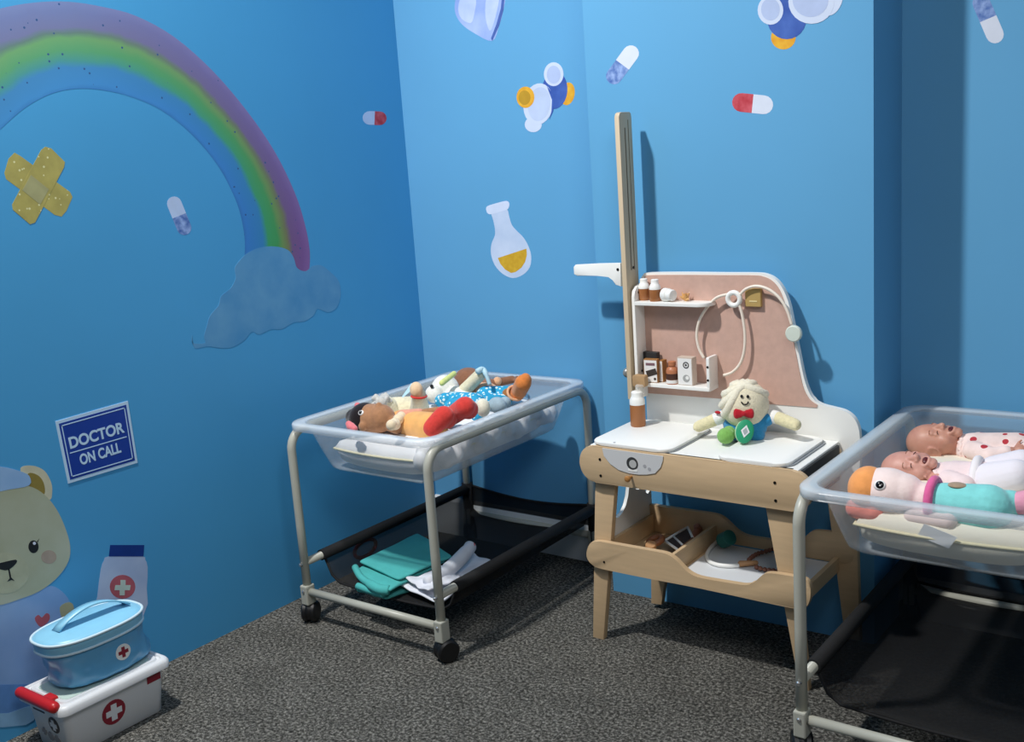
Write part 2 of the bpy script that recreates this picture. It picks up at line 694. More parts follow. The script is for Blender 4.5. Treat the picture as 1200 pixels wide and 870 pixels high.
# heart at the top edge
t = dthing('heart_sticker', 562, 15, 'A', 'pale blue watercolour heart print at the top of the back wall')
decal(t, 'heart', [(577, 48), (556, 39), (540, 27), (533, 12), (536, -6), (549, -14), (562, -6), (570, -16), (584, -18), (592, -6), (590, 12), (585, 30)], 'A', mat('print_heart', '#7E9AD8', 0.6, hex2='#AEC2EC', vscale=9, spec=0.2), 0, 4)

decal(t, 'light_facet', [(541, 22), (537, 10), (541, -4), (552, -9), (558, 0), (556, 16), (552, 27)], 'A', mat('print_heart_light', '#A8BCE8', 0.6, hex2='#C6D4F2', vscale=14, spec=0.2), 1, 3)
decal(t, 'light_facet', [(570, -2), (578, -10), (585, -8), (584, 6), (579, 26), (574, 36), (569, 20)], 'A', MATS['print_heart_light'], 1, 3)
decal(t, 'dark_edge', [(577, 48), (585, 30), (590, 12), (592, -6), (588.5, -6), (587, 10), (582, 28), (575.5, 45)], 'A', print_mat('heart_edge', '#4A64A8'), 2)

# molecules
PBall = print_mat('ball_white', '#C8D4EA', .05, 12)
PNavy = mat('print_navy', '#2E4C9C', 0.6, hex2='#4A6CB8', vscale=18, spec=0.2)
PYel = mat('print_orange', '#D9942A', 0.6, hex2='#E8B83C', vscale=40, spec=0.2)
PBin = print_mat('ball_lilac', '#AEBEE0', .08, 14)
PYin = print_mat('ball_ochre', '#B8902C', .08, 30)
t = dthing('molecule_sticker', 640, 113, 'A', 'molecule print of white, navy and yellow balls below the heart')
decal(t, 'ball', circ(665, 110, 8.5, 13.5, 10), 'A', PYel, 0)
decal(t, 'ball', circ(650, 106, 15, 22, 5), 'A', PNavy, 1)
decal(t, 'ball', circ(649, 87, 11.5, 14), 'A', PBall, 2)
decal(t, 'ball_centre', circ(649, 87.5, 8, 10.5), 'A', PBin, 3)
decal(t, 'ball', circ(625, 146, 10, 9, 0), 'A', PBall, 1)
decal(t, 'ball', circ(631, 122, 17.5, 24.5, 8), 'A', PBall, 2)
decal(t, 'ball_centre', circ(632, 122, 13, 20, 8), 'A', print_mat('ball_mist', '#B9C8E4', .08, 14), 3)
decal(t, 'ball_shade', [(641, 101), (646, 107), (649.5, 116), (648.5, 130), (644, 140), (646.5, 130), (647, 117)], 'A', PNavy, 3)
decal(t, 'ball', circ(616, 114, 10.5, 12.5), 'A', PYel, 4)
decal(t, 'ball_centre', circ(615, 114.5, 7, 8.5), 'A', PYin, 5)
t = dthing('molecule_sticker', 930, 15, 'B', 'molecule print cut off by the top edge above red capsule')
decal(t, 'ball', circ(918, 44, 14.5, 14), 'B', PYel, 0)
decal(t, 'ball', circ(922, 22, 23, 24), 'B', PNavy, 1)
decal(t, 'ball', circ(903, 12, 15, 17), 'B', PBall, 2)
decal(t, 'ball_centre', circ(903, 11, 11, 13), 'B', PBin, 3)
decal(t, 'ball', circ(975, 0, 12, 19, 20), 'B', PBall, 2)
decal(t, 'ball', circ(951, 2, 27, 26), 'B', PBall, 3)
decal(t, 'ball_centre', circ(950, 0, 21, 20), 'B', PBin, 4)

# medicine jar print behind the bag
t = dthing('jar_sticker', 145, 675, 'L', 'white medicine jar print with navy lid behind the blue bag')
decal(t, 'jar', [(128, 652), (122, 657), (118, 668), (114, 700), (113, 722), (168, 722), (172, 690), (173, 665), (170, 656), (166, 652)], 'L', mat('print_jar', '#9FB6DC', 0.6, hex2='#BACCE8', vscale=8, spec=0.2), 0, 2)
decal(t, 'lid', [(129, 639), (169, 639), (168, 652.5), (127.5, 652.5)], 'L', print_mat('lid', '#173A86'), 1)
decal(t, 'emblem', circ(143.5, 688, 15, 14), 'L', print_mat('emblem', '#B4606C'), 1)
decal(t, 'cross', [(141, 680), (147, 680), (147, 686), (153, 686), (152, 692), (146, 692), (146, 698), (140, 698), (140, 692), (134, 692), (135, 686), (141, 686)], 'L', print_mat('cross', '#C0D4CC'), 2)

# nurse bear print
BEAR = mat('print_bear', '#A4A88C', 0.6, hex2='#B9C0AE', vscale=5, spec=0.2)
t = dthing('bear_sticker', 25, 700, 'L', 'beige teddy bear nurse print in blue tunic at left edge')
decal(t, 'ear', [(24, 549), (38, 546), (52, 552), (60, 566), (61, 578), (58, 586), (42, 580), (30, 566)], 'L', print_mat('ear', '#C9C6AC'), 0, 4)
decal(t, 'inner_ear', [(33, 555), (44, 557), (51, 566), (52, 579), (42, 578), (32, 568)], 'L', print_mat('inner_ear', '#8E7E40'), 1, 4)
decal(t, 'uniform', [(-45, 716), (-10, 708), (20, 702), (44, 692), (60, 687), (72, 693), (82, 706), (84, 724), (70, 732), (74, 760), (66, 790), (36, 815), (-50, 818)], 'L', mat('print_tunic', '#769ED0', 0.6, hex2='#92B2DC', vscale=6, spec=0.2), 0, 3)
decal(t, 'paw', [(70, 712), (80, 706), (86, 710), (85, 722), (74, 726)], 'L', print_mat('paw', '#A8A886'), 1, 3)
decal(t, 'trousers', [(-50, 812), (36, 802), (40, 830), (38, 842), (-50, 850)], 'L', print_mat('trousers', '#5D8CC8'), 1, 2)
decal(t, 'shoe', [(-20, 838), (10, 836), (40, 826), (42, 838), (30, 850), (-20, 852)], 'L', print_mat('shoe', '#86B4DA'), 2, 2)
decal(t, 'head', [(-60, 640), (-50, 596), (-20, 574), (10, 568), (34, 570), (52, 580), (66, 597), (76, 618), (82, 640), (80, 658), (68, 676), (48, 692), (24, 702), (-6, 710), (-44, 704)], 'L', BEAR, 2, 4)
decal(t, 'muzzle', circ(6, 672, 28, 24, -10), 'L', print_mat('muzzle', '#B4B89E'), 3)
decal(t, 'cheek', circ(57, 653, 9, 8), 'L', print_mat('cheek', '#A99A8C'), 3)
decal(t, 'eye', circ(39, 641, 6, 7.5), 'L', mat('print_black', '#14181C', 0.5), 3)
decal(t, 'eye_shine', circ(40, 637, 1.8), 'L', PW, 4)
decal(t, 'lash', [(43, 635), (46, 631), (44, 636)], 'L', MATS['print_black'], 3)
decal(t, 'nose', [(-8, 662), (4, 659), (18, 656), (19, 660), (10, 668), (2, 668), (-8, 665)], 'L', MATS['print_black'], 4, 2)
decal(t, 'mouth', [(9, 667), (11, 667), (13, 677), (17, 681), (13, 680), (8, 682), (11, 678)], 'L', MATS['print_black'], 4)
decal(t, 'cap', [(-40, 546), (0, 547), (22, 552), (34, 558), (34, 569), (10, 574), (-20, 580), (-50, 582)], 'L', mat('print_cap', '#86AEDA', 0.6, hex2='#9CBEE2', vscale=9, spec=0.2), 3, 3)
decal(t, 'heart_badge', [(48, 735), (42, 729), (41, 724), (45, 721), (49, 724), (54, 719), (58, 721), (57, 728)], 'L', print_mat('badge', '#B4606C'), 1, 3)

# the DOCTOR ON CALL sign: a flat board with lettering
TL, TR, BR, BL = [atp(x, y, 'L') for x, y in ((64.5, 494), (149.5, 470), (161, 542.5), (79.5, 567))]
t = thing('doctor_sign', 'dark blue DOCTOR ON CALL sign with white border on left wall', 'sign', (TL + BR) / 2)


def sq(u, v):
    return (TL * (1 - u) + TR * u) * (1 - v) + (BL * (1 - u) + BR * u) * v


def sign_quad(name, a, b, off, m, th=.0008):
    P = [sq(a[0], a[1]), sq(b[0], a[1]), sq(b[0], b[1]), sq(a[0], b[1])]
    return obj(name, prism([q + Vector((off, 0, 0)) for q in P], (th, 0, 0)), m, t)


SNavy = mat('sign_navy', '#0B3A9A', 0.45)
SWht = mat('sign_white', '#BFDDF5', 0.45)
sign_quad('board', (0, 0), (1, 1), 0, SWht, .0015)
sign_quad('blue_field', (.035, .05), (.965, .95), .0015, SNavy, .0004)
bm = bmesh.new()
for a, b in (((.06, .085), (.94, .1)), ((.06, .90), (.94, .915)), ((.06, .085), (.072, .915)), ((.928, .085), (.94, .915))):
    P = [sq(a[0], a[1]), sq(b[0], a[1]), sq(b[0], b[1]), sq(a[0], b[1])]
    prism([q + Vector((.0019, 0, 0)) for q in P], (.0004, 0, 0), bm)
obj('border_line', bm, SWht, t)
sign_quad('divider_line', (.10, .535), (.90, .55), .0019, SWht, .0004)


def text_on(par, name, s, o, u, v, width, height, m, th=.0004, bold=0.03):
    """lettering centred at o; u reading direction, v up"""
    cu = bpy.data.curves.new(name, 'FONT')
    cu.body = s
    cu.align_x = 'CENTER'
    cu.align_y = 'CENTER'
    cu.size = 1
    cu.offset = bold
    cu.extrude = 0.0005
    ob = bpy.data.objects.new(name, cu)
    COL.objects.link(ob)
    bpy.context.view_layer.update()
    dg = bpy.context.evaluated_depsgraph_get()
    me = bpy.data.meshes.new_from_object(ob.evaluated_get(dg))
    bpy.data.objects.remove(ob)
    xs = [p.co.x for p in me.vertices]
    ys = [p.co.y for p in me.vertices]
    cx, cy = (max(xs) + min(xs)) / 2, (max(ys) + min(ys)) / 2
    sx, sy = width / (max(xs) - min(xs)), height / (max(ys) - min(ys))
    u = Vector(u).normalized()
    v = Vector(v).normalized()
    n = u.cross(v).normalized()
    po_ = origin(par)
    for p in me.vertices:
        c = p.co.copy()
        p.co = Vector(o) + u * (c.x - cx) * sx + v * (c.y - cy) * sy + n * (th if c.z > 0 else 0) - po_
    me.materials.clear()
    me.materials.append(m)
    e = bpy.data.objects.new(name, me)
    COL.objects.link(e)
    e.parent = par
    return e


su, sv = (TR - TL), (TL - BL)
text_on(t, 'lettering', 'DOCTOR', sq(.50, .385) + Vector((.0019, 0, 0)), su, sv, su.length * .76, sv.length * .185, SWht)
text_on(t, 'lettering', 'ON CALL', sq(.50, .685) + Vector((.0019, 0, 0)), su, sv, su.length * .57, sv.length * .175, SWht)

# ------------------------------------------------------------------ bassinet trolleys
TW, TLN = .511, .753
RT_ = .0125


def arc(c, a, b, n=8):
    """quarter bend about c from c+a to c+b"""
    c, a, b = Vector(c), Vector(a), Vector(b)
    return [c + a * math.cos(math.pi / 2 * k / n) + b * math.sin(math.pi / 2 * k / n) for k in range(n + 1)]


def mesh_cloth():
    return see_through('black_mesh_fabric', '#08080A', 0.54, 0.8, 0.25)


def make_trolley(loc, label):
    t = thing('bassinet_trolley', label, 'trolley', loc, 'grey tube framed bassinet trolleys')
    L = Vector(loc)
    zr, rb = .578, .055
    for x in (0, TW):
        P = [(x, 0, .072), (x, 0, .3)] + arc((x, rb, zr - rb), (0, -rb, 0), (0, 0, rb)) + arc((x, TLN - rb, zr - rb), (0, 0, rb), (0, rb, 0)) + [(x, TLN, .3), (x, TLN, .072)]
        obj('side_frame', tube([L + Vector(p) for p in P], RT_, 14), M_tube, t)
        # lower side rail
        r = obj('side_rail', tube([L + Vector((x, .0, .185)), L + Vector((x, TLN, .185))], RT_ * .95, 14), M_tube, t)
    for y in (0, TLN):
        obj('crossbar', tube([L + Vector((RT_, y, .097)), L + Vector((TW - RT_, y, .097))], RT_ * .9, 14), M_tube, t)
    for x, sx in ((0, -1), (TW, 1)):
        for y, sy in ((0, -1), (TLN, 1)):
            # bracket plate and bolts
            obj('bracket', box(L + Vector((x - .014, y - .017, .058)), L + Vector((x + .014, y + .017, .118)), .004), M_tube, t)
            for z in (.183, .1):
                obj('bolt', lathe(L + Vector((x, y + sy * .0115, z)), [(.006, 0), (.0055, .006), (.003, .0085)], (0, sy, 0), 12), M_chrome, t)
            c = thing('caster', '', '', loc)
            del c['label'], c['category'], c['kind']
            c.parent = t
            c.location = (x, y, 0)
            o3 = L + Vector((x, y, 0))
            a = .5 if x == 0 else -.4
            ax = Vector((math.cos(a), math.sin(a), 0))
            off = Vector((-ax.y, ax.x, 0)) * .008
            wc = o3 + off + Vector((0, 0, .031))
            bm = bmesh.new()
            for s in (-1, 1):
                lathe(wc + ax * (.003 * s), [(.012, 0), (.026, .0), (.031, .005), (.031, .014), (.026, .019), (.012, .019)], ax * s, 26, bm)
            auto(obj('wheel', bm, M_black, c))
            bm = lathe(o3 + Vector((0, 0, .05)), [(.012, 0), (.012, .02), (.008, .026)], (0, 0, 1), 16)
            ball(wc + Vector((0, 0, .004)), (.02, .031, .031), bm, axes(ax))
            obj('fork', bm, M_black, c)
    # black mesh sling with sleeves round the side rails
    bm = bmesh.new()
    NX, NY = 18, 20
    y0, y1 = .075, TLN - .012
    prof = []
    for k in range(NX + 1):
        s = k / NX
        x = TW * s
        e = min(s, 1 - s) * 2
        z = .185 - .075 * min(1, e / .16) ** .7 - .012 * math.sin(math.pi * s)
        prof.append((x, z))
    g = []
    for j in range(NY + 1):
        y = y0 + (y1 - y0) * j / NY
        g.append([bm.verts.new(L + Vector((x, y, z + .004 * math.sin(9 * x + 5 * y)))) for x, z in prof])
    for j in range(NY):
        for k in range(NX):
            f = bm.faces.new((g[j][k], g[j][k + 1], g[j + 1][k + 1], g[j + 1][k]))
            f.smooth = True
    sl = obj('mesh_sling', bm, mesh_cloth(), t)
    sl.modifiers.new('thick', 'SOLIDIFY').thickness = .0012
    cloth = mat('black_binding', '#101012', 0.85, var=.2, vscale=60)
    for x in (0, TW):
        obj('sleeve', tube([L + Vector((x, y0 - .01, .185)), L + Vector((x, TLN - .0, .185))], .0165, 14), cloth, t)
    # hem along the front of the sling
    obj('hem', tube([L + Vector((x, y0, z)) for x, z in prof], .0035, 8), cloth, t)
    # rear band
    bm = bmesh.new()
    up, dn = [], []
    for k in range(NX + 1):
        s = k / NX
        sag = .022 * math.sin(math.pi * s)
        up.append(bm.verts.new(L + Vector((TW * s, TLN + .012, .195 - sag))))
        dn.append(bm.verts.new(L + Vector((TW * s, TLN + .008, .118 - sag * .6))))
    for k in range(NX):
        bm.faces.new((up[k], up[k + 1], dn[k + 1], dn[k]))
    rb_ = obj('rear_panel', bm, mesh_cloth(), t)
    rb_.modifiers.new('thick', 'SOLIDIFY').thickness = .0012
    for nm, zz, f in (('hem', .195, 1), ('hem', .118, .6)):
        obj(nm, tube([L + Vector((TW * k / NX, TLN + .012, zz - f * .022 * math.sin(math.pi * k / NX))) for k in range(NX + 1)], .004, 8), cloth, t)
    for x in (0, TW):
        obj('corner_sleeve', tube([L + Vector((x, TLN, .205)), L + Vector((x, TLN, .045))], .0175, 14), cloth, t)
    return t


T1 = Vector((-2.2813, 1.9422, 0))
T2 = Vector((-.797, 1.968, 0))
tr1 = make_trolley(T1, 'grey tube bassinet trolley with teal cloth in its black mesh sling')
tr2 = copy_tree(tr1)
tr2.location = T2
tr2['label'] = 'grey tube bassinet trolley with empty mesh sling beside the toy desk'

# plastic tubs
M_tub = see_through('clear_plastic_tub', '#DDE6EE', 0.10, 0.2, 0.34)
M_rim = see_through('clear_plastic_rim', '#E4EEF6', 0.27, 0.18, 0.3)


def loft(loops, bm, close_last=True):
    R = [[bm.verts.new(p) for p in l] for l in loops]
    n = len(R[0])
    for a, b in zip(R, R[1:]):
        for k in range(n):
            f = bm.faces.new((a[k], a[(k + 1) % n], b[(k + 1) % n], b[k]))
            f.smooth = True
    if close_last:
        bm.faces.new(R[-1])
    return bm


def make_tub(base, label):
    L = Vector((base.x, base.y, 0))
    t = thing('plastic_tub', label, 'tub', L + Vector((TW / 2, TLN / 2, .46)), 'clear plastic bassinet tubs')

    def loop(inset, z, r):
        return [L + Vector((x, y, z)) for x, y in rrect(-.012 + inset, TW + .012 - inset, -.012 + inset * 1.0, TLN + .012 - inset * 1.0, r, 8)]
    bm = bmesh.new()
    loft([loop(.032, .6, .05), loop(.037, .585, .048), loop(.054, .53, .046), loop(.071, .478, .044), loop(.077, .464, .042), loop(.090, .4555, .036), loop(.110, .454, .03)], bm)
    o = obj('basin', bm, M_tub, t)
    o.modifiers.new('thick', 'SOLIDIFY').thickness = .002
    bm = bmesh.new()
    loft([loop(0.0, .585, .06), loop(0, .600, .06), loop(.003, .6035, .058), loop(.027, .6035, .052), loop(.032, .6, .05)], bm, False)
    o = obj('rim', bm, M_rim, t)
    o.modifiers.new('thick', 'SOLIDIFY').thickness = .003
    return t


tub1 = make_tub(T1, 'clear plastic tub holding four rag dolls and plush toys')
tub2 = make_tub(T2, 'clear plastic tub holding two baby dolls, at right edge')


def quilt(base, name, label, x0, x1, y0, y1, z0, z1, m, wave, cat='mattress', seam=True):
    """pillow-shaped mattress with wavy quilted top and a piped seam"""
    t = thing(name, label, cat, base + Vector(((x0 + x1) / 2, (y0 + y1) / 2, z0)))
    bm = bmesh.new()
    NX, NY = 26, 40
    zm = (z0 + z1) / 2 + .01
    top, bot = [], []
    for j in range(NY + 1):
        ra, rb2 = [], []
        for i in range(NX + 1):
            u, v = i / NX * 2 - 1, j / NY * 2 - 1
            # squircle map keeps the corners rounded
            px = u * math.sqrt(max(0, 1 - v * v * .10))
            py = v * math.sqrt(max(0, 1 - u * u * .10))
            e = (max(0, 1 - abs(u) ** 5) * max(0, 1 - abs(v) ** 7)) ** .28
            x = (x0 + x1) / 2 + px * (x1 - x0) / 2
            y = (y0 + y1) / 2 + py * (y1 - y0) / 2
            wv = wave * (math.sin(31 * y + 4 * x) * .6 + math.sin(47 * y - 17 * x) * .3 + math.sin(38 * x) * .25)
            zz = zm + (z1 - zm) * e + wv * e
            ra.append(bm.verts.new(base + Vector((x, y, zz))))
            if 0 < i < NX and 0 < j < NY:
                rb2.append(bm.verts.new(base + Vector((x, y, zm - (zm - z0) * e))))
            else:
                rb2.append(ra[-1])
        top.append(ra)
        bot.append(rb2)
    for j in range(NY):
        for i in range(NX):
            for G, rev in ((top, 0), (bot, 1)):
                q = [G[j][i], G[j][i + 1], G[j + 1][i + 1], G[j + 1][i]]
                f = bm.faces.new(q[::-1] if rev else q)
                f.smooth = True
    edge = [v.co.copy() for v in top[0]] + [top[j][NX].co.copy() for j in range(1, NY + 1)] + [top[NY][i].co.copy() for i in range(NX - 1, -1, -1)] + [top[j][0].co.copy() for j in range(NY - 1, 0, -1)]
    obj('cover', bm, m, t, True)
    if seam:
        obj('piping', tube(edge, .0035, 6, closed=True), mat('piping_cream', '#EFE6BE', .7), t, True)
    return t


M_quilt = mat('cream_cotton', '#EEE9D8', .85, bump=.25, bscale=120)
M_quiltw = mat('white_quilt', '#F0F0F0', .85, bump=.3, bscale=90)
quilt(T1, 'mattress', 'wavy cream and white quilted mattress in the tub with rag dolls', .075, TW - .075, .068, TLN - .068, .4565, .556, M_quiltw, .013)
quilt(T2, 'mattress', 'cream padded mattress with piping under the two baby dolls', .075, TW - .075, .068, TLN - .068, .4565, .550, M_quilt, .002)
# crumpled sheet bunched along the side of the left tub
t = thing('crumpled_sheet', 'crumpled white sheet bunched along right side of left tub', 'sheet', T1 + Vector((TW - .09, .4, .48)))
rnd = random.Random(21)
bm = bmesh.new()
for k in range(46):
    y = .075 + .60 * k / 45
    zc = .522 + .016 * math.sin(k * .55) + rnd.uniform(-.010, .012)
    R_ = Matrix.Rotation(rnd.uniform(-.7, .7), 3, 'X') @ Matrix.Rotation(rnd.uniform(-.3, .3), 3, 'Y')
    ball(T1 + Vector((TW - .088 + rnd.uniform(-.006, .004), y, zc)), (.024, rnd.uniform(.014, .034), rnd.uniform(.020, .034)), bm, R_, 14)
sh_ = fuse(obj('sheet_folds', bm, M_quiltw, t), .004, 3)
# paper care tag hanging off the right mattress
t = thing('care_tag', 'white care tag lying on cream mattress inside right tub', 'tag', at(1105, 625, 1, 2.02))
P = [at(1083, 614, 1, 2.036), at(1122, 630, 1, 2.030), at(1112, 643, 1, 2.030), at(1075, 628, 1, 2.038)]
obj('tag_sheet', prism([P[0], P[1], P[2], P[3]], (0, -.001, 0)), mat('tag_white', '#E8EAEC', .5), t)

# ------------------------------------------------------------------ cloths in the left sling


def cloth_sheet(name, px, z, m, par, lift, th=.006, n=14, seed=1, fn=None):
    """four pixel corners -> draped sheet at height z with folds"""
    a, b, c, d = [at(x, y, 2, z) for x, y in px]
    bm = bmesh.new()
    g = []
    rnd = random.Random(seed)
    ph = [rnd.uniform(0, 6) for _ in range(6)]
    for j in range(n + 1):
        row = []
        for i in range(n + 1):
            u, v = i / n, j / n
            p = (a * (1 - u) + b * u) * (1 - v) + (d * (1 - u) + c * u) * v
            h = lift * (math.sin(7 * u + ph[0] + 3 * v) * .5 + math.sin(13 * v + 5 * u + ph[1]) * .35 + math.sin(17 * u - 6 * v + ph[2]) * .25)
            if fn:
                h += fn(u, v)
            e = min(u, 1 - u, v, 1 - v)
            p = p + Vector((math.sin(9 * v + ph[3]) * .006 * (e < .05), math.sin(11 * u + ph[4]) * .006 * (e < .05), h))
            row.append(bm.verts.new(p))
        g.append(row)
    for j in range(n):
        for i in range(n):
            f = bm.faces.new((g[j][i], g[j][i + 1], g[j + 1][i + 1], g[j + 1][i]))
            f.smooth = True
    o = obj(name, bm, m, par)
    s = o.modifiers.new('thick', 'SOLIDIFY')
    s.thickness = th
    s.offset = 1
    sb = o.modifiers.new('round', 'SUBSURF')
    sb.levels = sb.render_levels = 1
    return o


M_teal = mat('teal_cotton', '#4CB2AE', .85, var=.08, vscale=14, bump=.15, bscale=60)
t = thing('scrub_cloth', 'folded teal scrub cloth lying in the black mesh sling', 'cloth', at(468, 665, 2, .115))
cloth_sheet('bottom_layer', [(419, 690), (462, 664), (506, 684), (452, 698)], .112, M_teal, t, .003, .012, seed=3)
cloth_sheet('fold', [(417, 672), (468, 640), (521, 660), (457, 694)], .130, M_teal, t, .003, .012, seed=5)
cloth_sheet('top_layer', [(421, 662), (492, 627), (531, 653), (466, 682)], .146, M_teal, t, .002, .010, seed=8)
# rolled front edge
q = [at(416, 665, 2, .15), at(424, 678, 2, .140), at(443, 690, 2, .134), at(456, 692, 2, .132)]
obj('rolled_edge', tube(catmull(q, 5, False), [.010] * 8 + [.014] * 8, 12), M_teal, t, True)
q = [at(419, 687, 2, .12), at(433, 692, 2, .118), at(450, 697, 2, .118)]
obj('rolled_edge', tube(catmull(q, 5, False), .010, 12), M_teal, t, True)
M_gown = mat('white_gown', '#E4E6EE', .85, var=.05, vscale=30, bump=.2, bscale=70)
t = thing('white_gown', 'crumpled white cloth gown beside the teal cloth', 'cloth', at(520, 675, 2, .115))
cloth_sheet('skirt', [(464, 686), (552, 646), (583, 657), (516, 706)], .125, M_gown, t, .006, .008, n=22, seed=4)
cloth_sheet('collar', [(476, 680), (530, 664), (540, 676), (500, 694)], .142, M_gown, t, .007, .006, n=18, seed=9)
q = [at(500, 683, 2, .15), at(525, 668, 2, .155), at(546, 648, 2, .168), at(551, 641, 2, .172)]
obj('sleeve', tube(catmull(q, 5, False), [.015] * 5 + [.021] * 6 + [.019] * 5, 14), M_gown, t, True)
obj('red_trim', lathe(at(552, 640, 2, .178), [(.006, 0), (.012, .002), (.012, .005), (.006, .006)], (.3, -.3, 1), 14), M_red, t)
t = thing('red_ring', 'dark red ring lying behind the teal cloth', 'ring', at(428, 643, 2, .13))
obj('hoop', tube([at(428, 643, 2, .135) + Vector((.034 * math.cos(a), .034 * math.sin(a), .018 * math.sin(a))) for a in [2 * math.pi * k / 28 for k in range(28)]], .006, 10, closed=True), mat('dark_red', '#8C1020', .5), t, True)

# ------------------------------------------------------------------ toy doctor's desk
YF = 2.232
D = thing('toy_doctor_desk', 'pale plywood toy doctor desk with pegboard, post and shelves', 'toy desk', (-1.19, 2.38, 0))
M_edge = M_plyedge


def facepx(px, y):
    return [at(a, b, 1, y) for a, b in px]


def panel_px(name, px, y, th, m, smooth=0, bev=.0015, par=None):
    P = facepx(px, y)
    if smooth:
        P = catmull(P, smooth)
    return auto(obj(name, prism(P, (0, th, 0), bev=bev), m, par or D), 40)


# front apron with rounded ends
rr = rrect(-1.499, -.873, .4515, .5505, .047, 8)
auto(obj('front_apron', prism([(x, YF, z) for x, z in rr], (0, .016, 0), bev=.0015), M_ply, D), 40)
auto(obj('back_apron', prism([(x, 2.488, z) for x, z in rrect(-1.46, -.90, .4515, .535, .01, 3)], (0, .014, 0), bev=.001), M_ply, D), 40)
# half-round grey dial panel set in the apron
dp = [(705.5, 525.5), (707.6, 534.5), (715, 544), (725, 551), (737, 555), (748, 556.5), (758, 556.5), (767.6, 555), (774, 548), (776.6, 540), (777, 535)]
dial = obj('dial_panel', prism(facepx(dp, YF - .002), (0, .002, 0)), mat('dial_grey', '#D2D2D2', .45), D)
e0 = at(741, 543.4, 1, YF - .002)
obj('emblem_ring', lathe(e0, [(.0165, 0), (.0165, .0008)], (0, -1, 0), 28), mat('emblem_dark', '#3A3A3A', .5), dial)
obj('emblem_face', lathe(e0 + Vector((.002, -.0008, -.001)), [(.0105, 0), (.0105, .0006)], (0, -1, 0), 24), mat('emblem_light', '#B9B9B7', .5), dial)
e1 = at(742, 551.5, 1, YF - .002)
obj('emblem_mark', box(e1 + Vector((-.014, -.0008, -.003)), e1 + Vector((.012, 0, .003))), M_white, dial)
for a, b in ((755.5, 546.5), (761, 550)):
    q = at(a, b, 1, YF - .002)
    obj('print_mark', lathe(q, [(.0045, 0), (.0045, .0006)], (0, -1, 0), 12), mat('mark_grey', '#A9A9AC', .6), dial)
# brass peg under the dial
q = at(740, 559, 1, YF)
bm = lathe(q, [(.0035, 0), (.0035, .014), (.0075, .016), (.0085, .021), (.006, .0255), (.001, .027)], (0, -1, 0), 16)
auto(obj('apron_peg', bm, mat('brass_peg', '#A9763F', .4), D))
for a, b in ((703, 538.6), (704, 557.7), (908, 566), (909, 587)):
    obj('screw', lathe(at(a, b, 1, YF), [(.0036, 0), (.0036, .0012)], (0, -1, 0), 12), M_bolt, D)
# top board, flap and writing slab
obj('tabletop', box((-1.468, YF + .008, .536), (-.906, 2.503, .5505), .002), M_white, D)
M_gap = mat('gap_grey', '#8E9296', .6)
flap = obj('left_flap', prism([(x, y, .5525) for x, y in rrect(-1.468, -1.236, YF + .004, 2.485, .035, 6)], (0, 0, .008), bev=.002), M_white, D)
auto(flap)
obj('flap_hole', lathe(at(720, 519, 2, .5605), [(.0035, 0), (.0035, .0006)], (0, 0, 1), 12), M_gap, D)
sl = auto(obj('right_slab', prism([(x, y, .5515) for x, y in rrect(-1.115, -.933, YF + .004, 2.492, .035, 6)], (0, 0, .009), bev=.002), M_white, D))
obj('slab_seam', prism([(x, y, .5508) for x, y in rrect(-1.112, -.926, YF + .007, 2.495, .037, 6)], (0, 0, .003)), M_gap, D)
obj('slab_seam', prism([(x, y, .5506) for x, y in rrect(-1.466, -1.231, YF + .006, 2.489, .037, 6)], (0, 0, .0024)), M_gap, D)
obj('side_rail', box((-.915, YF + .016, .455), (-.900, 2.49, .545), .002), M_dark, D)
# legs
M_leg = M_ply


def leg(px, y, th=.02):
    return auto(obj('leg', prism(facepx(px, y), (0, th, 0), bev=.002), M_leg, D), 40)


leg([(697.4, 560), (721, 563), (707, 752.8), (694.6, 752)], YF + .018)
leg([(896, 590), (928.5, 595), (948, 812), (937.5, 810.5)], YF + .018)
leg([(762, 600), (790, 604), (775, 709.5), (763, 707.5)], 2.487)
leg([(970, 590), (1003, 596), (1008, 752), (990, 748.5)], 2.487)
# left side panel with cut-outs along its top
sp = []
pts = [(2.268, .225), (2.268, .46), (2.280, .46), (2.281, .38), (2.287, .350), (2.300, .334), (2.318, .329), (2.340, .335), (2.360, .35), (2.374, .372), (2.383, .40), (2.385, .43), (2.387, .4515), (2.400, .40), (2.415, .379), (2.430, .373), (2.445, .378), (2.455, .39), (2.460, .375), (2.470, .352), (2.480, .346), (2.490, .352), (2.494, .38), (2.494, .46), (2.500, .46), (2.500, .225)]
auto(obj('side_panel', prism([(-1.452, y, z) for y, z in pts], (.010, 0, 0), bev=.001), M_white, D))
# lower rails with their wavy upper edge
low = [(697, 634.5), (720, 638.2), (745, 642.6), (770, 647), (782, 650), (791, 656), (799, 664), (807, 671.5), (818, 676.8), (835, 680.2), (858, 684), (872, 686), (881, 684.5), (888, 679), (894, 674), (900, 672.3), (912, 673.2), (930, 676.2), (942, 678.5), (948, 684), (950, 694), (948, 706), (941, 714), (917.5, 711), (820, 690), (760, 678.5), (715, 669.3), (703, 666.5), (695, 663.5), (690, 658), (687, 652), (689, 641)]
panel_px('front_shelf_rail', low, YF, .016, M_ply, 3)
auto(obj('back_shelf_rail', prism([p + Vector((.018, 2.486 - YF, .024)) for p in catmull(facepx(low, YF), 3)], (0, .014, 0), bev=.0015), M_ply, D), 40)
for a, b in ((708, 659), (932, 704)):
    obj('screw', lathe(at(a, b, 1, YF), [(.003, 0), (.003, .0012)], (0, -1, 0), 12), M_bolt, D)
obj('shelf_board', box((-1.452, YF + .016, .222), (-.905, 2.486, .234), .001), M_ply, D)
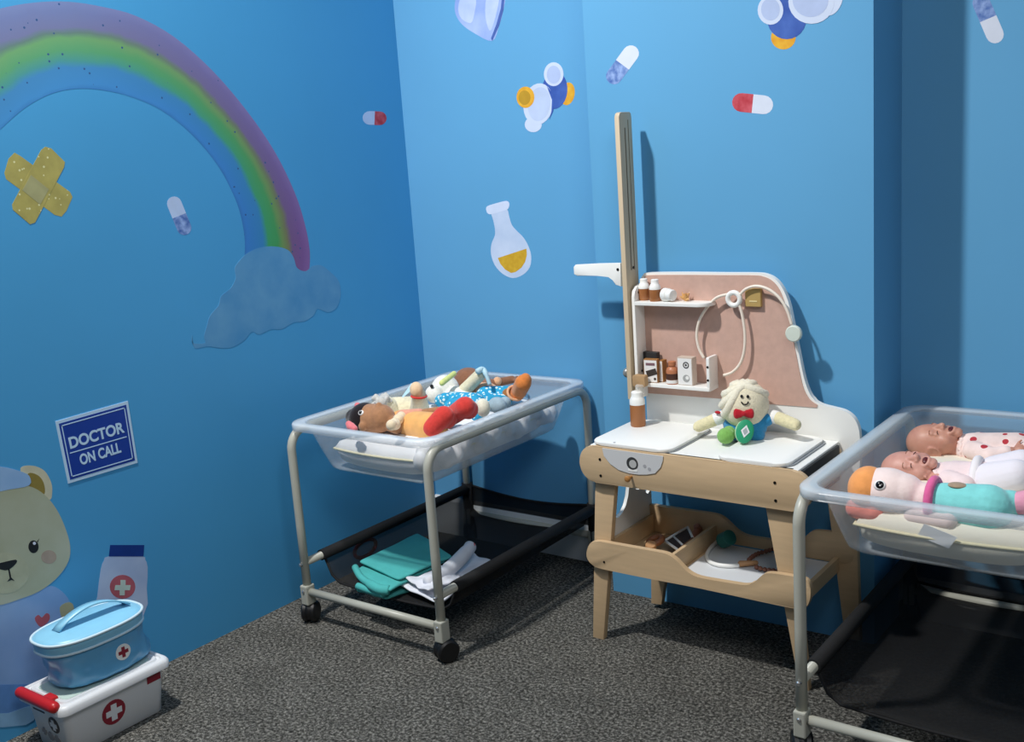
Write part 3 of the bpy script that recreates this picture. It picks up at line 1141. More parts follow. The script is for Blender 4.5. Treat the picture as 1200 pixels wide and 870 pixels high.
obj('shelf_mat', box((-1.228, YF + .018, .234), (-.925, 2.482, .2365)), mat('mat_grey', '#D9DCDF', .6), D)
obj('tray_wall', box((-1.248, YF + .016, .234), (-1.238, 2.486, .286), .001), M_ply, D)
obj('tray_wall', box((-1.4405, YF + .016, .234), (-1.4305, 2.486, .286), .001), M_ply, D)
obj('end_rail', box((-.915, YF + .016, .215), (-.903, 2.486, .252), .001), M_ply, D)
# back board
YBK = 2.505
bb = [(751, 327), (754, 321.5), (760, 319.8), (800, 319.3), (850, 319.8), (884, 320), (897, 321.5), (908, 327), (917, 338), (924, 355), (929, 378), (935, 408), (941, 438), (946, 455), (953, 468), (963, 474.5), (976, 478), (990, 482), (1000, 489.5), (1005.5, 500), (1007.5, 512), (1008, 530), (1007, 556)]
P = catmull(facepx(bb, YBK), 4, False)
P += [Vector((-.862, YBK, .42)), Vector((-1.449, YBK, .42))]
auto(obj('back_board', prism(P, (0, .016, 0), bev=.001), M_white, D), 40)
pk = [(753.5, 329), (756, 324), (762, 322.6), (800, 322.3), (850, 322.6), (884, 322.8), (895, 324.5), (905, 329.5), (913.5, 340), (920, 357), (925.5, 379), (931.5, 409), (937.5, 439), (942, 456), (949, 468.5), (958, 475)]
P = catmull(facepx(pk, YBK - .002), 4, False) + facepx([(957, 478), (900, 473.6), (846, 467.6), (753, 460.5)], YBK - .002)
M_pink = mat('pink_felt_board', '#C9A596', .75, var=.05, vscale=60, bump=.12, bscale=300)
obj('pin_board', prism(P, (0, .002, 0)), M_pink, D)
# shelf unit
ZS1, ZS2, YSF = .893, .672, 2.452
auto(obj('shelf_side', prism([(-1.449, y, z) for y, z in [(YBK - .002, .625), (YSF, .625), (YSF, .905), (YSF + .004, .920), (YSF + .016, .932), (YBK - .002, .938)]], (.009, 0, 0), bev=.001), M_white, D))
for z, nm in ((ZS1, 'upper_shelf'), (ZS2, 'lower_shelf')):
    r = .03 if z == ZS1 else .004
    pts = [(-1.440, YBK - .002), (-1.440, YSF)] + [(-1.228 - r + r * math.sin(math.radians(a)), YSF + r - r * math.cos(math.radians(a))) for a in range(0, 91, 15)] + [(-1.228, YBK - .002)]
    auto(obj(nm, prism([(x, y, z - .010) for x, y in pts], (0, 0, .010), bev=.0012), M_white, D))
auto(obj('end_panel', prism([(-1.2365, y, z) for y, z in rrect(YSF + .001, YBK - .002, ZS2 - .001, ZS2 + .080, .004, 3)], (.0085, 0, 0), bev=.001), M_white, D))
for z in (.02, .055):
    obj('screw', lathe((-1.2325, YSF + .001, ZS2 + z), [(.0032, 0), (.0032, .001)], (0, -1, 0), 12), M_bolt, D)
for y, z in ((YSF + .022, .915), (YSF + .022, .70)):
    obj('screw', lathe((-1.44, y, z), [(.0032, 0), (.0032, .001)], (1, 0, 0), 12), M_bolt, D)
# tall height post beside the board
zt, zb = at(725, 131.5, 1, 2.445).z, at(741, 468, 1, 2.445).z
xl_ = -1.4685
M_post = mat('post_ply', '#C7B497', .55, var=.05, vscale=10, stretch=(1, 1, .15))
pp = [(2.441, zb), (2.441, zt - .012), (2.446, zt - .003), (2.454, zt), (2.497, zt), (2.503, zt - .004), (2.505, zt - .014), (2.505, zb)]
post = auto(obj('post', prism([(xl_, y, z) for y, z in pp], (.014, 0, 0), bev=.001), M_post, D), 30)
obj('groove', box((xl_ + .0138, 2.466, zb + .35), (xl_ + .0146, 2.470, zt - .04)), mat('groove_dark', '#6E604A', .7), post)
obj('groove', box((xl_ + .0138, 2.484, zb + .35), (xl_ + .0146, 2.486, zt - .02)), MATS['groove_dark'], post)
# sliding white arm
ar = [(672, 313), (674, 310.5), (700, 309.2), (727, 308.5), (727.5, 336), (721, 334), (718.5, 328), (713, 324), (700, 323.4), (676, 323.6), (672.5, 321.5)]
arm = panel_px('height_arm', ar, 2.447, .012, M_white, 0, .002)
obj('arm_screw', lathe(at(724, 316, 1, 2.447), [(.004, 0), (.004, .001)], (0, -1, 0), 12), M_bolt, arm)
for zz in (at(733, 314, 1, 2.47).z,):
    obj('screw', lathe((xl_ + .014, 2.478, zz), [(.004, 0), (.004, .001)], (1, 0, 0), 12), M_bolt, D)
k0 = at(731.5, 437, 1, 2.46)
obj('lock_knob', ball(Vector((xl_ - .012, 2.465, k0.z)), (.012, .014, .014)), mat('knob_steel', '#A9A7A0', .3, metal=.5), D)
# wooden spout holder at the foot of the post
q = at(748, 449, 1, 2.43)
hb = prism([(q.x + x, 2.445 - .014, q.z + z) for x, z in rrect(-.019, .019, -.012, .020, .006, 4)], (0, .02, 0), bev=.001)
auto(obj('wood_clip', hb, M_dply, D))
obj('clear_spout', lathe((q.x + .004, 2.43, q.z - .034), [(.011, 0), (.0125, .004), (.0125, .026), (.009, .03)], (0, 0, 1), 18), see_through('clear_spout', '#E8E4DC', .35, .15), D)
# wooden wall block with slot
q0, q1 = at(873, 338, 1, YBK - .012), at(892, 360, 1, YBK - .012)
blk = obj('peg_block', box((q0.x, YBK - .014, q1.z), (q1.x, YBK - .002, q0.z), .002), mat('block_wood', '#B79A5E', .5), D)
obj('slot', box((q0.x + .012, YBK - .0148, q1.z + .013), (q1.x - .010, YBK - .0138, q1.z + .016)), mat('slot_cream', '#E8D9A4', .5), blk)

# ------------------------------------------------------------------ things on and about the desk
# stethoscope hanging in front of the board
ys = YBK - .022
st = thing('toy_stethoscope', 'white toy stethoscope hanging in loops on the pink pegboard', 'stethoscope', at(860, 351, 1, ys))
M_hose = mat('hose_ivory', '#EFE3D4', .45)


def hose(name, px, r, yy=None):
    P = catmull([at(a, b, 1, ys if yy is None else yy[i]) for i, (a, b) in enumerate(px)], 6, False)
    return obj(name, tube(P, r, 10), M_hose, st, True)


hose('hose', [(853, 345), (840, 349), (829, 360), (820, 375), (816.5, 392), (819, 408), (825, 420)], .0038)
hose('hose', [(866, 356), (870, 370), (873, 392), (872, 412), (867, 427), (858, 436.5), (848, 440)], .0038)
hose('hose', [(867, 346), (874, 339), (886, 335.5), (900, 339), (913, 349), (922, 363), (928, 381)], .0038)
q = at(860, 350.5, 1, ys)
bm = tube([q + Vector((.0165 * math.cos(a), 0, .0165 * math.sin(a))) for a in [2 * math.pi * k / 28 for k in range(28)]], .0065, 10, closed=True)
obj('junction_ring', bm, M_white, st, True)
q = at(930.5, 391, 1, ys)
auto(obj('chest_piece', lathe(q + Vector((0, .006, 0)), [(.018, 0), (.0205, .003), (.0205, .011), (.018, .0135), (.001, .0138)], (0, -1, 0), 30), mat('pale_mint', '#D5DED2', .45), st))


def bottle(name, base, r, h1, h2, label, group, lab=None):
    t = thing(name, label, 'bottle', base, group)
    auto(obj('bottle_body', lathe(base, [(r * .9, 0), (r, .003), (r, h1), (r * .92, h1 + .001)], (0, 0, 1), 26), M_brown, t))
    b = Vector(base) + Vector((0, 0, h1))
    auto(obj('cap', lathe(b, [(r, .0005), (r * 1.0, h2 * .25), (r * .72, h2 * .55), (r * .66, h2 * .6), (r * .66, h2 * .95), (r * .55, h2)], (0, 0, 1), 26), M_white, t))
    return t


yb1 = YSF + .022
for px, y in ((755.2, yb1 + .012), (768, yb1)):
    q = at(px, 350, 1, y)
    lb = 'left' if px < 760 else 'right'
    bottle('pill_bottle', Vector((q.x, y, ZS1)), .0155, .031, .027, 'toy brown pill bottle with white cap, %s of the pair on upper shelf' % lb, 'pill bottles on the upper shelf')
q = at(786, 348, 1, yb1)
t = thing('ointment_tub', 'small white toy ointment tub lying beside the pill bottles', 'tub', (q.x, yb1, ZS1))
bm = lathe((q.x - .022, yb1 + .004, ZS1 + .0175), [(.015, 0), (.0175, .003), (.0175, .018), (.015, .020), (.015, .034), (.013, .036)], (1, -.35, 0), 26)
auto(obj('tub_body', bm, M_white, t))
q = at(801, 349, 1, yb1)
t = thing('crystal_cluster', 'amber crystal cluster at right of the white ointment tub', 'crystals', (q.x, yb1 + .01, ZS1))
bm = bmesh.new()
rnd = random.Random(3)
for k in range(16):
    a = rnd.uniform(0, 6.28)
    el = rnd.uniform(.1, 1.4)
    d = Vector((math.cos(a) * math.cos(el), math.sin(a) * math.cos(el) * .6, math.sin(el)))
    c = Vector((q.x, yb1 + .012, ZS1 + .004))
    lathe(c, [(.0045, 0), (.0045, .009), (.0005, rnd.uniform(.014, .024))], d, 6, bm)
obj('crystal_points', bm, mat('amber', '#C08A4A', .35, hex2='#E0B070', vscale=80), t)


def carton(name, px, y, wd, dp_, h, tilt, label, mface, mside, mtop=None, z0=ZS2):
    q = at(px, 440, 1, y)
    t = thing(name, label, 'box', (q.x, y, z0))
    t.rotation_euler = (0, 0, tilt)
    L = Vector((q.x, y, z0))
    o = obj('carton', box(L + Vector((-wd / 2, -dp_ / 2, .0)), L + Vector((wd / 2, dp_ / 2, h)), .001), mside, t)
    obj('front_label', box(L + Vector((-wd / 2 + .002, -dp_ / 2 - .0008, .002)), L + Vector((wd / 2 - .002, -dp_ / 2, h - .003))), mface, t)
    return t, L


M_box_w = mat('carton_white', '#EDEBE8', .5)
M_kraft = mat('carton_brown', '#9A6A38', .6)
t, L = carton('medicine_box', 764, YSF + .016, .040, .016, .0645, .12, 'small white and brown medicine box on the lower shelf', M_box_w, M_kraft)
fy = L.y - .008 - .0008
ptxt = mat('label_plum', '#7E5E66', .6)
for z, wds, hh in ((.051, .026, .007),):
    obj('label_band', box((L.x - wds / 2, fy - .0005, L.z + z - hh / 2), (L.x + wds / 2, fy, L.z + z + hh / 2)), ptxt, t)
bm = box((-.015, -.0005, -.0085), (.015, 0, .0085))
bmesh.ops.rotate(bm, verts=bm.verts, cent=(0, 0, 0), matrix=Matrix.Rotation(-.30, 3, 'Y'))
bmesh.ops.translate(bm, verts=bm.verts, vec=(L.x + .003, fy, L.z + .028))
obj('label_patch', bm, mat('label_dark', '#3A332E', .6), t)
obj('label_dot', lathe((L.x + .012, fy, L.z + .011), [(.0035, 0), (.0035, .0005)], (0, -1, 0), 14), MATS['label_dark'], t)
t, L = carton('medicine_box', 764.5, YSF + .038, .044, .016, .079, -.06, 'charcoal grey medicine box standing behind the white and brown box', M_dark, M_dark)
t, L = carton('medicine_box', 777.5, YSF + .034, .012, .02, .06, -.1, 'narrow white box between dark box and brown jar', M_box_w, M_kraft)
# brown jar with label
q = at(788, 440, 1, YSF + .018)
t = thing('medicine_jar', 'copper brown toy medicine jar with dark label on lower shelf', 'bottle', (q.x, YSF + .018, ZS2))
B0 = Vector((q.x, YSF + .018, ZS2))
M_cop = mat('copper_brown', '#B87652', .4)
auto(obj('jar_body', lathe(B0, [(.0155, 0), (.0165, .002), (.0165, .036), (.014, .043), (.0085, .047), (.0085, .049), (.0105, .050), (.0105, .060), (.009, .061)], (0, 0, 1), 28), M_cop, t))
auto(obj('label_band', lathe(B0 + Vector((0, 0, .013)), [(.0168, 0), (.0168, .016)], (0, 0, 1), 28), mat('label_choc', '#4A2A1E', .6), t))
auto(obj('white_band', lathe(B0 + Vector((0, 0, .003)), [(.0168, 0), (.0168, .009)], (0, 0, 1), 28), M_box_w, t))
# white carton with grey round marks
t, L = carton('medicine_box', 805.5, YSF + .022, .044, .026, .075, 0, 'white medicine box with round grey cross mark beside brown jar', M_box_w, mat('carton_side', '#C6B6A8', .6))
fy = L.y - .013 - .0008
gm = mat('mark_dark', '#4A4A4A', .6)
bm = tube([Vector((L.x + .004 + .0075 * math.cos(a), fy, L.z + .055 + .0075 * math.sin(a))) for a in [2 * math.pi * k / 24 for k in range(24)]], .0015, 8, closed=True)
obj('cross_ring', bm, gm, t)
bm = box((L.x + .001, fy - .0006, L.z + .0535), (L.x + .007, fy, L.z + .0565))
box((L.x + .0025, fy - .0006, L.z + .052), (L.x + .0055, fy, L.z + .058), 0, bm)
obj('cross', bm, gm, t)
obj('round_print', lathe((L.x + .004, fy, L.z + .019), [(.010, 0), (.010, .0006)], (0, -1, 0), 22), mat('mark_mid', '#A5A5A2', .6), t)
obj('round_print', lathe((L.x + .007, fy - .0006, L.z + .021), [(.005, 0), (.005, .0005)], (0, -1, 0), 16), M_box_w, t)

# tall brown bottle under the spout
q = at(748, 499, 2, .5605)
t = thing('lotion_bottle', 'brown toy lotion bottle with white cap standing on white flap', 'bottle', q)
hh = at(748, 474, 1, q.y).z - q.z
hc = at(748, 460, 1, q.y).z - q.z
rr_ = abs(at(758, 490, 1, q.y).x - at(738.5, 490, 1, q.y).x) / 2 * .80
auto(obj('bottle_body', lathe(q, [(rr_ * .94, 0), (rr_, .003), (rr_, hh)], (0, 0, 1), 30), M_brown, t))
auto(obj('cap', lathe(q + Vector((0, 0, hh)), [(rr_ * 1.0, .0003), (rr_, .012), (rr_ * .8, .020), (rr_ * .74, .022), (rr_ * .74, hc - hh), (rr_ * .6, hc - hh + .003)], (0, 0, 1), 30), M_white, t))

# toys in the tray and on the lower shelf
M_tbrown = mat('toy_brown', '#8A5636', .5, var=.1, vscale=40)
M_tan = mat('toy_tan', '#B98A5E', .5)
q = at(768, 634, 2, .262)
t = thing('wooden_ring', 'brown wooden ring lying at front of the desk tray', 'ring', q)
obj('ring_body', tube([q + Vector((.018 * math.cos(a), .018 * math.sin(a), .006 * math.sin(a + .8))) for a in [2 * math.pi * k / 24 for k in range(24)]], .0085, 10, closed=True), M_tbrown, t, True)
q = at(763, 642, 2, .256)
t = thing('wooden_disc', 'small pale wooden disc beside brown ring in desk tray', 'disc', q)
auto(obj('disc_body', lathe(q, [(.013, 0), (.015, .003), (.015, .010), (.013, .013)], (.2, -.4, 1), 22), M_tan, t))
t = thing('xray_frame', 'brown toy frame with white rails lying in the desk tray', 'toy', at(795, 630, 2, .262))
c4 = [at(779, 634, 2, .262), at(795, 645, 2, .262), at(812, 631, 2, .272), at(806, 618, 2, .272)]
obj('panel', prism([p - Vector((0, 0, .004)) for p in c4], (0, 0, .003)), mat('panel_dark', '#3B2A22', .6), t)
for a, b in ((0, 1), (3, 2), (0, 3), (1, 2)):
    obj('rail', tube([c4[a], c4[b]], .0035, 8), M_white if a != 1 else M_tbrown, t)
mid = [c4[0].lerp(c4[3], .35), c4[1].lerp(c4[2], .35)]
obj('rail', tube(mid, .003, 8), M_white, t)
t = thing('wooden_otoscope', 'pinkish brown wooden toy lying at back of the desk tray', 'toy', at(818, 622, 2, .26))
bm = caps(at(812, 630, 2, .262), at(824, 612, 2, .272), .011, .008)
ball(at(817, 618, 2, .276), .010, bm)
obj('toy_body', bm, mat('toy_rose', '#A8705A', .5), t)
# hammer: white curved tube with a teal head
t = thing('reflex_hammer', 'white curved toy tube with teal block head on lower shelf', 'toy', at(845, 650, 2, .24))
hd = at(851, 629, 1, 2.443)
bm = lathe(hd + Vector((-.016, .006, -.018)), [(.016, 0), (.0205, .003), (.0205, .036), (.016, .039)], (.75, -.25, .5), 20)
auto(obj('teal_head', bm, mat('teal_plastic', '#1E6E66', .5), t))
hp = [(842, 634), (834, 641), (828.5, 650), (831, 657.5), (840, 662), (853, 663.5), (866, 663)]
obj('curved_handle', tube(catmull([at(a, b, 2, .2425) for a, b in hp], 6, False), .0055, 10), M_white, t, True)
# beaded necklace
t = thing('bead_string', 'brown wooden bead string with tan toggle on lower shelf mat', 'beads', at(895, 655, 2, .24))
loopp = catmull([at(a, b, 2, .243) for a, b in [(876, 658), (884, 651), (895, 647), (912, 643), (928, 644), (938, 652), (937, 662), (925, 668), (908, 669), (893, 667), (884, 664)]], 12, False)
acc, last = 0, loopp[0]
bead = None
for p in loopp:
    acc += (p - last).length
    last = p
    if acc > .0105:
        acc = 0
        if bead is None:
            bead = obj('bead', ball((0, 0, 0), .006, seg=12), mat('bead_brown', '#8C5A48', .45), None)
            bead.parent = t
            bead.location = p - origin(t)
        else:
            k = bead.copy()
            COL.objects.link(k)
            k.location = p - origin(t)
obj('cord', tube(loopp, .0016, 6), M_tan, t)
bm = caps(at(868, 661, 2, .2455), at(886, 660, 2, .2455), .008, .006)
obj('toggle', bm, M_tan, t)

# ------------------------------------------------------------------ first aid box and bag
bx0, bx1, by0, by1, bh = -2.398, -2.212, 1.128, 1.418, .128
t = thing('first_aid_box', 'white plastic first aid box with red clip handle and crosses', 'box', ((bx0 + bx1) / 2, (by0 + by1) / 2, 0))
bm = bmesh.new()


def bl(ins, z, r=.018):
    return [Vector((x, y, z)) for x, y in rrect(bx0 + ins, bx1 - ins, by0 + ins, by1 - ins, r, 5)]


M_fab = mat('first_aid_white', '#E4E6E8', .4)
loft([bl(.022, .0), bl(.020, .002), bl(.008, bh)], bm, False)
bm.faces.new([v for v in bm.verts][:len(bl(0, 0))][::-1])
bx = obj('box_body', bm, M_fab, t)
bm = bmesh.new()
loft([bl(.004, bh - .014, .022), bl(-.006, bh - .012, .024), bl(-.006, bh + .002, .024), bl(-.002, bh + .008, .022), bl(.003, bh + .0105, .021), bl(.008, bh + .010, .02), bl(.010, bh + .006, .02), bl(.015, bh + .006, .019), bl(.017, bh + .0115, .018), bl(.023, bh + .0118, .017), bl(.026, bh + .0085, .016)], bm)
ld = auto(obj('lid', bm, M_fab, t), 50)
obj('lid_insert', prism([(x, y, bh + .0085) for x, y in rrect(bx0 + .03, bx1 - .03, by0 + .03, by1 - .03, .014, 4)], (0, 0, .0015)), mat('insert_mint', '#C4D8CE', .5), ld)
# red handle along the short front end
hy = by0 - .004
bm = caps((bx0 + .022, hy, bh + .010), (bx1 - .022, hy, bh + .010), .0135, .0135)
obj('clip_handle', bm, M_red, t)
bm = box((bx0 + .1, hy, bh + .008), (bx0 + .135, hy + .03, bh + .018), .003)
obj('clip_tongue', bm, M_red, t)


def cross_poly(s, w):
    return [(-w, -s), (w, -s), (w, -w), (s, -w), (s, w), (w, w), (w, s), (-w, s), (-w, w), (-s, w), (-s, -w), (-w, -w)]


def mark_x(name, y, z, pts, m, off, par):
    # on the long side (+X), following its slope
    P = [Vector((bx1 - .008 - .012 * (1 - (z + b) / bh) + off, y + a, z + b)) for a, b in pts]
    return obj(name, prism(P, (-.004, 0, 0)), m, par)


M_mar = mat('maroon_print', '#8E1B2E', .5)
yc = (by0 + by1) / 2 - .012
mark_x('cross_disc', yc, .062, circ(0, 0, .031), M_mar, .0016, bx)
mark_x('cross', yc, .062, cross_poly(.021, .0075), M_fab, .0026, bx)
mark_x('print_block', by1 - .042, .098, [(-.019, -.009), (.019, -.009), (.019, .009), (-.019, .009)], M_mar, .0012, bx)


def mark_y(name, x, z, pts, m, off, par):
    P = [Vector((x + a, by0 + .008 + .012 * (1 - (z + b) / bh) - off, z + b)) for a, b in pts]
    return obj(name, prism(P, (0, .004, 0)), m, par)


xc = (bx0 + bx1) / 2
mark_y('cross_disc', xc + .025, .072, circ(0, 0, .021), mat('print_charcoal', '#3B3A3C', .5), .0016, bx)
mark_y('cross', xc + .025, .072, cross_poly(.014, .0052), M_fab, .0026, bx)
mark_y('print_block', xc - .03, .099, [(-.024, -.005), (.024, -.005), (.024, .005), (-.024, .005)], MATS['print_charcoal'], .0012, bx)
for a, b, s in ((-.03, .04, .010), (-.004, .034, .012), (.024, .033, .012)):
    mark_y('print_mark', xc + a, b, cross_poly(s, s * .4) if a < -.02 else circ(0, 0, s), mat('print_grey', '#8E8E90', .5), .0014, bx)

# blue bag on the lid
zb0 = bh + .0125
t = thing('first_aid_bag', 'light blue vinyl first aid bag resting on the white box', 'bag', ((bx0 + bx1) / 2, (by0 + by1) / 2, zb0))
M_bag = mat('bag_blue', '#5FA6D2', .32, var=.06, vscale=18, bump=.15, bscale=25)
M_baglid = mat('bag_lid_blue', '#8CCBE8', .35, var=.05, vscale=14)
M_pipe = mat('bag_piping', '#CFE6F0', .45)
cx, cy = (bx0 + bx1) / 2 - .002, (by0 + by1) / 2 + .008


def oval(rx, ry, z, n=48, ex=2.6, wob=0, dx=0, dy=0, tiltz=0):
    out = []
    for k in range(n):
        a = 2 * math.pi * k / n
        c, s = math.cos(a), math.sin(a)
        x = rx * math.copysign(abs(c) ** (2 / ex), c)
        y = ry * math.copysign(abs(s) ** (2 / ex), s)
        wv = 1 + wob * math.sin(5 * a + z * 60)
        out.append(Vector((cx + dx + x * wv, cy + dy + y * wv, z + tiltz * y)))
    return out


hb_ = .126
bm = bmesh.new()
rnd = random.Random(11)
L_ = []
for z, rx, ry, wb, dy in ((.0005, .058, .098, .0, .012), (.004, .069, .116, .006, .014), (.016, .0755, .124, .014, .014), (.035, .074, .1225, .022, .012), (.055, .0705, .119, .020, .007), (.075, .0725, .121, .012, .002), (.092, .076, .125, .004, -.002), (.099, .078, .127, 0, -.003)):
    l = oval(rx, ry, zb0 + z, wob=wb, dy=dy, n=64)
    for k, p in enumerate(l):
        a_ = 2 * math.pi * k / 64
        d_ = wb * .34 * math.sin(7 * a_ + z * 150) + wb * .22 * math.sin(15 * a_ - z * 110)
        p.x += d_ * math.cos(a_)
        p.y += d_ * math.sin(a_)
    L_.append(l)
loft(L_, bm, True)
bm.faces.new([v for v in bm.verts][:64][::-1])
bag = obj('bag_body', bm, M_bag, t, True)
bag.modifiers.new('round', 'SUBSURF').render_levels = 1
bm = bmesh.new()
loft([oval(.0785, .1275, zb0 + .098, dy=-.003), oval(.081, .130, zb0 + .113, dy=-.003), oval(.082, .131, zb0 + hb_, dy=-.004), oval(.07, .118, zb0 + hb_ + .006, dy=-.004), oval(.04, .08, zb0 + hb_ + .010, dy=-.004)], bm, True)
lidb = obj('bag_lid', bm, M_baglid, t, True)
obj('piping', tube(oval(.0825, .1315, zb0 + hb_, dy=-.004), .0035, 8, closed=True), M_pipe, t, True)
obj('piping', tube(oval(.0798, .129, zb0 + .099, dy=-.003), .003, 8, closed=True), M_pipe, t, True)
# folded strap handle on the lid
hpn = 16
bm = bmesh.new()
A, B = [], []
for k in range(hpn + 1):
    s = k / hpn
    y = cy - .085 + .185 * s
    z = zb0 + hb_ + .010 + .034 * math.sin(math.pi * s) ** .8
    A.append(bm.verts.new((cx - .020 + .012 * s, y, z)))
    B.append(bm.verts.new((cx + .012 + .012 * s, y, z + .004)))
for k in range(hpn):
    bm.faces.new((A[k], A[k + 1], B[k + 1], B[k]))
h_ = obj('strap_handle', bm, M_baglid, t, True)
h_.modifiers.new('thick', 'SOLIDIFY').thickness = .004
# round emblem
bag_x = cx + .074
for nm, pts, m, o_ in (('emblem_disc', circ(0, 0, .020), M_white, 0), ('emblem_cross', cross_poly(.013, .0042), M_mar, .0012)):
    yy, zz = cy + .032, zb0 + .052
    obj(nm, prism([(bag_x - .006 + o_, yy + a, zz + b) for a, b in pts], (.006, 0, 0)), m, bag)

# ------------------------------------------------------------------ dolls and plush toys


def Z(px, py, z):
    return at(px, py, 2, z)


def plush(name, h, var=.1, scale=90, bump=.5, h2=None):
    return mat(name, h, .95, var=var, vscale=scale, bump=bump, bscale=scale * 2.2, spec=.15, sheen=.3, hex2=h2)


def limb(par, name, a, b, ra, rb, m, label=None):
    o = obj(name, caps(a, b, ra, rb), m, par, True, label)
    return o


M_brownpl = plush('plush_brown', '#A87A58')
M_cream = plush('knit_cream', '#E9DFC0')
M_whitepl = plush('plush_white', '#F1EEE6')
M_redpl = plush('plush_red', '#D5413A')
M_orange = plush('satin_orange', '#E8AE68', .1, 30, .3)
M_hair = plush('yarn_black', '#1C1518')
M_pink = plush('ribbon_pink', '#E07A80')
M_eye = mat('eye_black', '#0C0A0C', .15)
M_eyew = mat('eye_white', '#F0EDEA', .4)
M_blueheart = dots_mat('cotton_blue_print', '#2AA0CC', '#D8F0F4', 75, .34, .9)
M_orshoe = plush('plush_orange', '#DB8342')
M_peach = plush('plush_peach', '#E8B48C')
M_ribbon = mat('ribbon_paleblue', '#B9DCE8', .6)
M_greypl = plush('plush_grey', '#C8C6C0', .18, 120, .8)

# brown-faced rag doll in the orange dress
t = thing('rag_doll', 'brown rag doll in orange dress and red boots, head toward the front', 'doll', Z(470, 495, .55))
hd = Z(438, 491, .592)
ax = axes(Z(468, 494, .59) - hd, (.05, -.1, 1))
bm = ball(hd, (.068, .046, .043), None, ax, 28)
ball(hd + ax @ Vector((.025, 0, .006)), (.042, .042, .038), bm, ax)
ball(hd + ax @ Vector((.025, 0, .044)), (.009, .010, .008), bm, ax)
for s in (-1, 1):
    ball(hd + ax @ Vector((-.005, .05 * s, -.006)), (.012, .01, .014), bm, ax)
caps(hd + ax @ Vector((.05, 0, -.01)), hd + ax @ Vector((.08, 0, -.012)), .022, .026, bm)
fuse(obj('head', bm, M_brownpl, t), .003, 5)
for s in (-1, 1):
    e = hd + ax @ Vector((-.016, -.0325 * s, .0285))
    R_ = ax @ Matrix.Rotation(.82 * s, 3, 'X')
    obj('eye_patch', ball(e, (.0095, .008, .0045), None, R_), M_eyew, t)
    obj('eye', ball(e + R_ @ Vector((0, 0, .0025)), (.0055, .0055, .004), None, R_), M_eye, t)
bm = tube([hd + ax @ Vector((.03, y, .040 - y * y * 14)) for y in [-.014 + .028 * k / 8 for k in range(9)]], .0016, 6)
obj('mouth', bm, M_redpl, t)
bm = ball(hd + ax @ Vector((-.034, 0, -.002)), (.041, .0525, .0455), None, ax, 24)
for k in range(14):
    a = 2 * math.pi * k / 14
    caps(hd + ax @ Vector((-.045, .042 * math.cos(a), .032 * math.sin(a))), hd + ax @ Vector((-.083, .018 * math.cos(a + .5), .016 * math.sin(a + .5))), .008, .004, bm)
hr = fuse(obj('hair', bm, M_hair, t), .003, 3)
for a, b in (((411, 500, .60), (416, 503, .595)), ((421, 478, .612), (428, 476, .612))):
    p, q = Z(*a), Z(*b)
    bm = caps(p, p.lerp(q, .9), .012, .009)
    ball(p + Vector((-.010, .004, .004)), (.011, .008, .010), bm)
    obj('hair_bow', bm, M_pink, t, True)
bm = caps(Z(470, 495, .575), Z(505, 503, .572), .036, .048)
o = fuse(obj('dress', bm, M_orange, t), .004, 4)
p0, p1 = Z(459, 500, .598), Z(474, 485, .598)
bm = bmesh.new()
for k in range(7):
    ball(p0.lerp(p1, k / 6) + Vector((.006 * math.sin(k * 2.1), 0, .004 * math.cos(k * 1.7))), .0155, bm)
fuse(obj('collar', bm, plush('collar_cream', '#EAD7B6'), t), .003, 4)
limb(t, 'sleeve', Z(472, 488, .60), Z(492, 485, .605), .019, .015, plush('sleeve_rose', '#DE9C84'))
bm = caps(Z(494, 485, .605), Z(513, 482, .608), .0125, .013)
for k in range(3):
    caps(Z(513, 482, .608), Z(518, 480 + 2 * k, .606), .006, .005, bm)
fuse(obj('hand', bm, M_brownpl, t), .0025, 3)
for ank, toe in (((528, 489, .588), (545, 477, .632)), ((506, 502, .582), (520, 488, .612))):
    bm = caps(Z(*ank), Z(*toe), .026, .029)
    ball(Z(toe[0] + 4, toe[1] + 3, toe[2] - .012), .028, bm)
    fuse(obj('boot', bm, M_redpl, t), .004, 3)
limb(t, 'leg', Z(512, 488, .58), Z(527, 488, .585), .017, .019, M_brownpl)

# cream knitted doll with a banded raised arm
t = thing('knitted_doll', 'cream knitted doll raising one arm with red wrist band', 'doll', Z(470, 478, .55))
bm = ball(Z(452, 476, .59), (.035, .033, .030))
caps(Z(462, 478, .575), Z(488, 478, .572), .033, .036, bm)
caps(Z(492, 480, .575), Z(491, 463, .637), .030, .021, bm)
fuse(obj('body', bm, M_cream, t), .003, 4)
bm = ball(Z(447, 472, .61), .018)
rnd = random.Random(5)
for k in range(16):
    d = Vector((rnd.uniform(-1, 1), rnd.uniform(-1, 1), rnd.uniform(-.2, 1))).normalized()
    caps(Z(447, 472, .606), Z(447, 472, .606) + d * .027, .010, .007, bm)
fuse(obj('yarn_hair', bm, M_greypl, t), .003, 2)
bm = ball(Z(488, 457, .655), (.021, .018, .024))
ball(Z(490, 462, .64), .0185, bm)
fuse(obj('paw', bm, plush('knit_peach', '#EBCDA8'), t), .003, 3)
wq = Z(491, 464.5, .634)
obj('wrist_band', tube([wq + Vector((.0215 * math.cos(a), .0215 * math.sin(a), -.002 * math.cos(a))) for a in [2 * math.pi * k / 24 for k in range(24)]], .0032, 8, closed=True), M_redpl, t, True)
obj('ribbon', prism([Z(482, 449, .66), Z(485, 455, .65), Z(472, 466, .625), Z(471, 465, .626)], (.002, -.002, 0)), M_ribbon, t)

